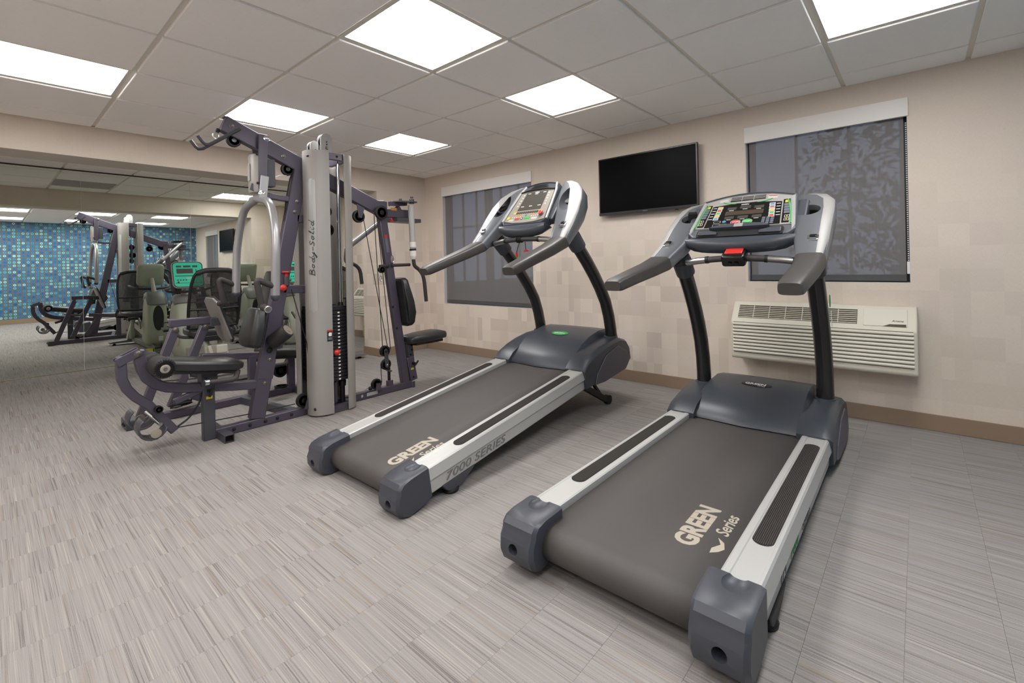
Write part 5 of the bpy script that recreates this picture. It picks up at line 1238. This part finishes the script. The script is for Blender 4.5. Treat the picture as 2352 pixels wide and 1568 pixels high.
# ================================================================== RECUMBENT BIKES
def bike(loc, label):
    root = empty('recumbent_bike', loc); tag(root, label, 'exercise bike', 'recumbent bikes facing the mirror')
    def U(mb, name, m, parent=None, **k): return mb.build(name, m, parent or root, **k)
    # floor frame
    U(MB().bar([(0, -.80, .075), (0, .62, .075)], .07, .09, side=(1, 0, 0)), 'base_beam', 'bike_grey', smooth=0, bevel=.01)
    fs = MB(); rings = []
    for x, h in ((-.31, .022), (-.27, .036), (-.10, .05), (.10, .05), (.27, .036), (.31, .022)): rings.append([(x, .56, .030), (x, .68, .030), (x, .68, .030+h*.7), (x, .62, .030+h), (x, .56, .030+h*.7)])
    U(fs.loft(rings), 'front_stabilizer', 'bike_grey', smooth=50)
    rs = MB(); rings = []
    for x, h in ((-.30, .022), (-.26, .036), (0, .055), (.26, .036), (.30, .022)): rings.append([(x, -.86, .030), (x, -.74, .030), (x, -.74, .030+h*.7), (x, -.80, .030+h), (x, -.86, .030+h*.7)])
    U(rs.loft(rings), 'rear_stabilizer', 'bike_grey', smooth=50)
    for sx in (-1, 1):
        for yy in (.62, -.80): U(MB().lathe([(.022, 0), (.024, .008), (.012, .020), (.010, .034)], (sx*.24, yy, 0.0), (0, 0, 1), 12), 'foot', 'black_plastic')
        U(MB().cyl((sx*.070, .705, .046), (sx*.130, .705, .046), .043, n=18), 'transport_wheel', 'yellow', smooth=50)
        U(MB().cyl((sx*.058, .705, .046), (sx*.072, .705, .046), .030, n=14), 'wheel_hub', 'black_plastic')
        U(MB().prism([(.56, .05), (.73, .03), (.70, .12), (.58, .16)], 'x', sx*.045, sx*.060), 'wheel_fork', 'bike_grey', smooth=0)
    # front shell
    prof = [(.26, .12), (.44, .085), (.62, .10), (.70, .22), (.735, .42), (.715, .60), (.655, .735), (.56, .80), (.47, .80), (.40, .72), (.34, .52), (.28, .30)]
    sh = MB(); c = (.52, .45); rings = []
    for x, k in ((-.110, .66), (-.100, .86), (-.075, .97), (0, 1.0), (.075, .97), (.100, .86), (.110, .66)): rings.append([(x, c[0]+(y-c[0])*k, c[1]+(z-c[1])*k) for y, z in prof])
    shell = U(sh.loft(rings), 'front_shell', 'bike_green', smooth=60)
    cap = MB(); rings = []
    for x, k in ((-.106, .80), (-.080, 1.0), (0, 1.03), (.080, 1.0), (.106, .80)): rings.append([(x, .55+(y-.55)*k, .70+(z-.70)*k) for y, z in ((.43, .715), (.40, .74), (.46, .822), (.56, .828), (.665, .755), (.71, .665), (.69, .655), (.56, .775))])
    U(cap.loft(rings), 'shell_cap', 'bike_grey', shell, smooth=60)
    fv = Vector((0, .73, .44)); mo = frame(fv, (-1, 0, 0), (0, -.05, 1))
    U(MB(mo).prism(circ(0, .04, .058, 24, .165), 'z', -.02, .010), 'front_vent', 'black_plastic', shell, smooth=0)
    U(MB(mo).box(-.045, .005, -.26, -.20, -.02, .004), 'serial_label', 'sticker', shell, smooth=0)
    for sx in (-1, 1):
        U(MB().lathe([(.10, 0), (.095, .006), (.03, .010), (.0005, .010)], (sx*.106, .40, .34), (sx, 0, 0), 24), 'crank_cover', 'bike_light', shell)
        cr = U(MB().obox((sx*.135, .40+sx*.05, .34-sx*.06), (0, .64, -.77), (1, 0, 0), (0, .77, .64), .085, .010, .014), 'crank_arm', 'steel', smooth=0, bevel=.004)
        pc = Vector((sx*.20, .40+sx*.105, .34-sx*.125))
        U(MB().obox(pc, (1, 0, 0), (0, 1, .2), (0, -.2, 1), .055, .055, .014), 'pedal', 'black_plastic', smooth=0, bevel=.006)
        U(MB().tube([pc+Vector((-.04, .05, .01)), pc+Vector((-.03, .05, .07)), pc+Vector((.03, .05, .07)), pc+Vector((.04, .05, .01))], .006, 6), 'pedal_strap', 'black_plastic')
    # mast and console
    mast = U(MB().tube([(0, .545, .79), (0, .48, .88), (0, .40, 1.0)], [.030, .026, .026], 16), 'console_mast', 'bike_light', smooth=60)
    U(MB().tube([(0, .565, .76), (0, .535, .81)], [.036, .034], 16), 'mast_collar', 'bike_grey', mast, smooth=60)
    M = frame((0, .335, 1.055), (1, 0, 0), (0, .30, .95))       # face towards -y
    out = rrect(-.150, .150, -.155, .150, .045, 5)
    cb = MB(M).loft([[(u, v, .020) for u, v in out], [(u*1.0, v*1.0, -.004) for u, v in out], [(u*.94, v*.94, -.030) for u, v in out], [(u*.62, v*.62, -.052) for u, v in out]])
    con = U(cb, 'console', 'bike_green', smooth=50)
    for (u, v) in ((-.115, .12), (.115, .12), (-.115, -.122), (.115, -.122)): U(MB(M).cyl((u, v, -.030), (u, v, -.035), .005, n=8), 'console_screw', 'black_plastic', con)
    def K(name, poly, m, a, b): return MB(M).prism(poly, 'z', a, b).build(name, m, con, 0)
    K('console_rim', rrect(-.146, .146, -.151, .146, .042, 5), 'black_plastic', .0195, .0215); K('console_face', rrect(-.138, .138, -.143, .138, .038, 5), 'console_teal', .0214, .0235)
    for u0, u1 in ((-.108, -.058), (-.042, .030), (.046, .096)): K('small_display', rrect(u0, u1, .082, .104, .003), 'display_dark', .0235, .0245)
    K('main_display', rrect(-.108, .048, .010, .066, .003), 'display_dark', .0235, .0248); K('face_seam', rrect(-.125, .125, -.022, -.014, .002), 'black_plastic', .0235, .0242)
    MB(M).tube([(.078, .06, .024), (.066, .012, .024)], .0015, 5).build('figure_mark', 'black_plastic', con); MB(M).tube([(.078, .06, .024), (.092, .012, .024)], .0015, 5).build('figure_mark', 'black_plastic', con)
    K('maker_mark', rrect(-.02, .05, -.052, -.040, .003), 'sticker', .0235, .0240)
    for k in range(4): K('start_key', rrect(-.11+k*.026, -.095+k*.026, -.072, -.060, .002), 'black_plastic', .0235, .0242)
    K('face_seam', rrect(-.130, .130, -.104, -.100, .001), 'black_plastic', .0235, .0242); K('mode_key', circ(-.100, -.092, .010, 12), 'black_plastic', .0235, .026)
    # front handlebar
    for sx in (-1, 1):
        U(MB().tube(arc_pts([(0, .45, .86), (sx*.17, .42, .87), (sx*.22, .30, .90), (sx*.21, .17, .91)], 5, .35), .014, 10), 'handlebar', 'grip_foam', smooth=60)
    # seat rail, struts, seat
    U(MB().bar([(0, .30, .20), (0, -.10, .25), (0, -.78, .335)], .085, .10, side=(1, 0, 0)), 'seat_rail', 'bike_light', smooth=0, bevel=.012)
    for sx in (-1, 1):
        U(MB().tube([(sx*.060, -.62, .10), (sx*.060, -.56, .26), (sx*.060, -.48, .44)], [.032, .030, .024], 10), 'seat_strut', 'bike_green', smooth=60)
    rp_ = MB(); rings = []
    for y, z, hw in ((-.60, .36, .075), (-.74, .24, .085), (-.84, .10, .095)): rings.append([(-hw, y, z), (hw, y, z), (hw, y+.06, z-.05), (-hw, y+.06, z-.05)])
    U(rp_.loft(rings), 'rear_cover', 'bike_light', smooth=0, bevel=.01)
    U(MB().box(-.10, .10, -.62, -.20, .40, .455), 'seat_carriage', 'black_plastic', smooth=0, bevel=.008)
    b = MB(); rings = []
    for y, hw, z in ((-.56, .17, .475), (-.52, .205, .49), (-.36, .215, .495), (-.22, .19, .495), (-.16, .15, .485)): rings.append([(-hw, y, z-.035), (hw, y, z-.035), (hw, y, z+.02), (hw*.8, y, z+.032), (0, y, z+.022), (-hw*.8, y, z+.032), (-hw, y, z+.02)])
    U(b.loft(rings), 'seat_pad', 'vinyl', smooth=60, bevel=.008)
    bk = []
    P = [(-.215, -.52, .53), (-.225, -.575, .72), (-.215, -.63, .95), (-.185, -.655, 1.07), (-.10, -.665, 1.105), (.10, -.665, 1.105), (.185, -.655, 1.07), (.215, -.63, .95), (.225, -.575, .72), (.215, -.52, .53)]
    fr = U(MB().tube(arc_pts(P, 4, .35), .014, 10), 'back_frame', 'black_plastic', smooth=60)
    U(MB().tube([(-.215, -.52, .535), (0, -.545, .525), (.215, -.52, .535)], .014, 10), 'back_crossbar', 'black_plastic', fr)
    U(MB().tube([(-.222, -.575, .72), (0, -.615, .715), (.222, -.575, .72)], .010, 8), 'back_crossbar', 'black_plastic', fr)
    ms = MB(); rings = []
    for z, y, hw in ((.53, -.515, .213), (.64, -.545, .222), (.76, -.580, .222), (.90, -.612, .216), (1.02, -.640, .198), (1.09, -.655, .15)): rings.append([(hw*a, y-.035*(1-a*a), z) for a in [-1+i/4 for i in range(9)]])
    U(ms.loft(rings, closed=False, caps=False), 'back_mesh', 'seat_mesh', fr, smooth=60)
    U(MB().tube([(-.17, -.655, 1.075), (-.10, -.675, 1.10), (0, -.68, 1.105), (.10, -.675, 1.10), (.17, -.655, 1.075)], .024, 10), 'head_roll', 'foam', fr, smooth=60)
    for sx in (-1, 1):
        U(MB().tube(arc_pts([(sx*.12, -.46, .43), (sx*.27, -.44, .45), (sx*.285, -.30, .50), (sx*.28, -.18, .57)], 5, .35), .015, 10), 'seat_handle', 'grip_foam', smooth=60)
    U(MB().cyl((.21, -.18, .44), (.30, -.15, .43), .011), 'adjust_lever', 'orange'); 
    ho = MB(); 
    ho.lathe([(.050, .0), (.062, .004), (.070, .085), (.064, .085), (.056, .008), (.001, .006)], (.355, -.34, .40), (0, 0, 1), 20)
    U(ho, 'bottle_holder', 'black_plastic', smooth=50); U(MB().bar([(.20, -.34, .415), (.30, -.34, .415)], .02, .03), 'holder_arm', 'black_plastic', smooth=0)
bike((0.935, 3.10, 0), 'pale green recumbent bike with teal console, left one, behind the leg press')
bike((2.150, 3.10, 0), 'pale green recumbent bike with teal console, right one, behind the weight tower')
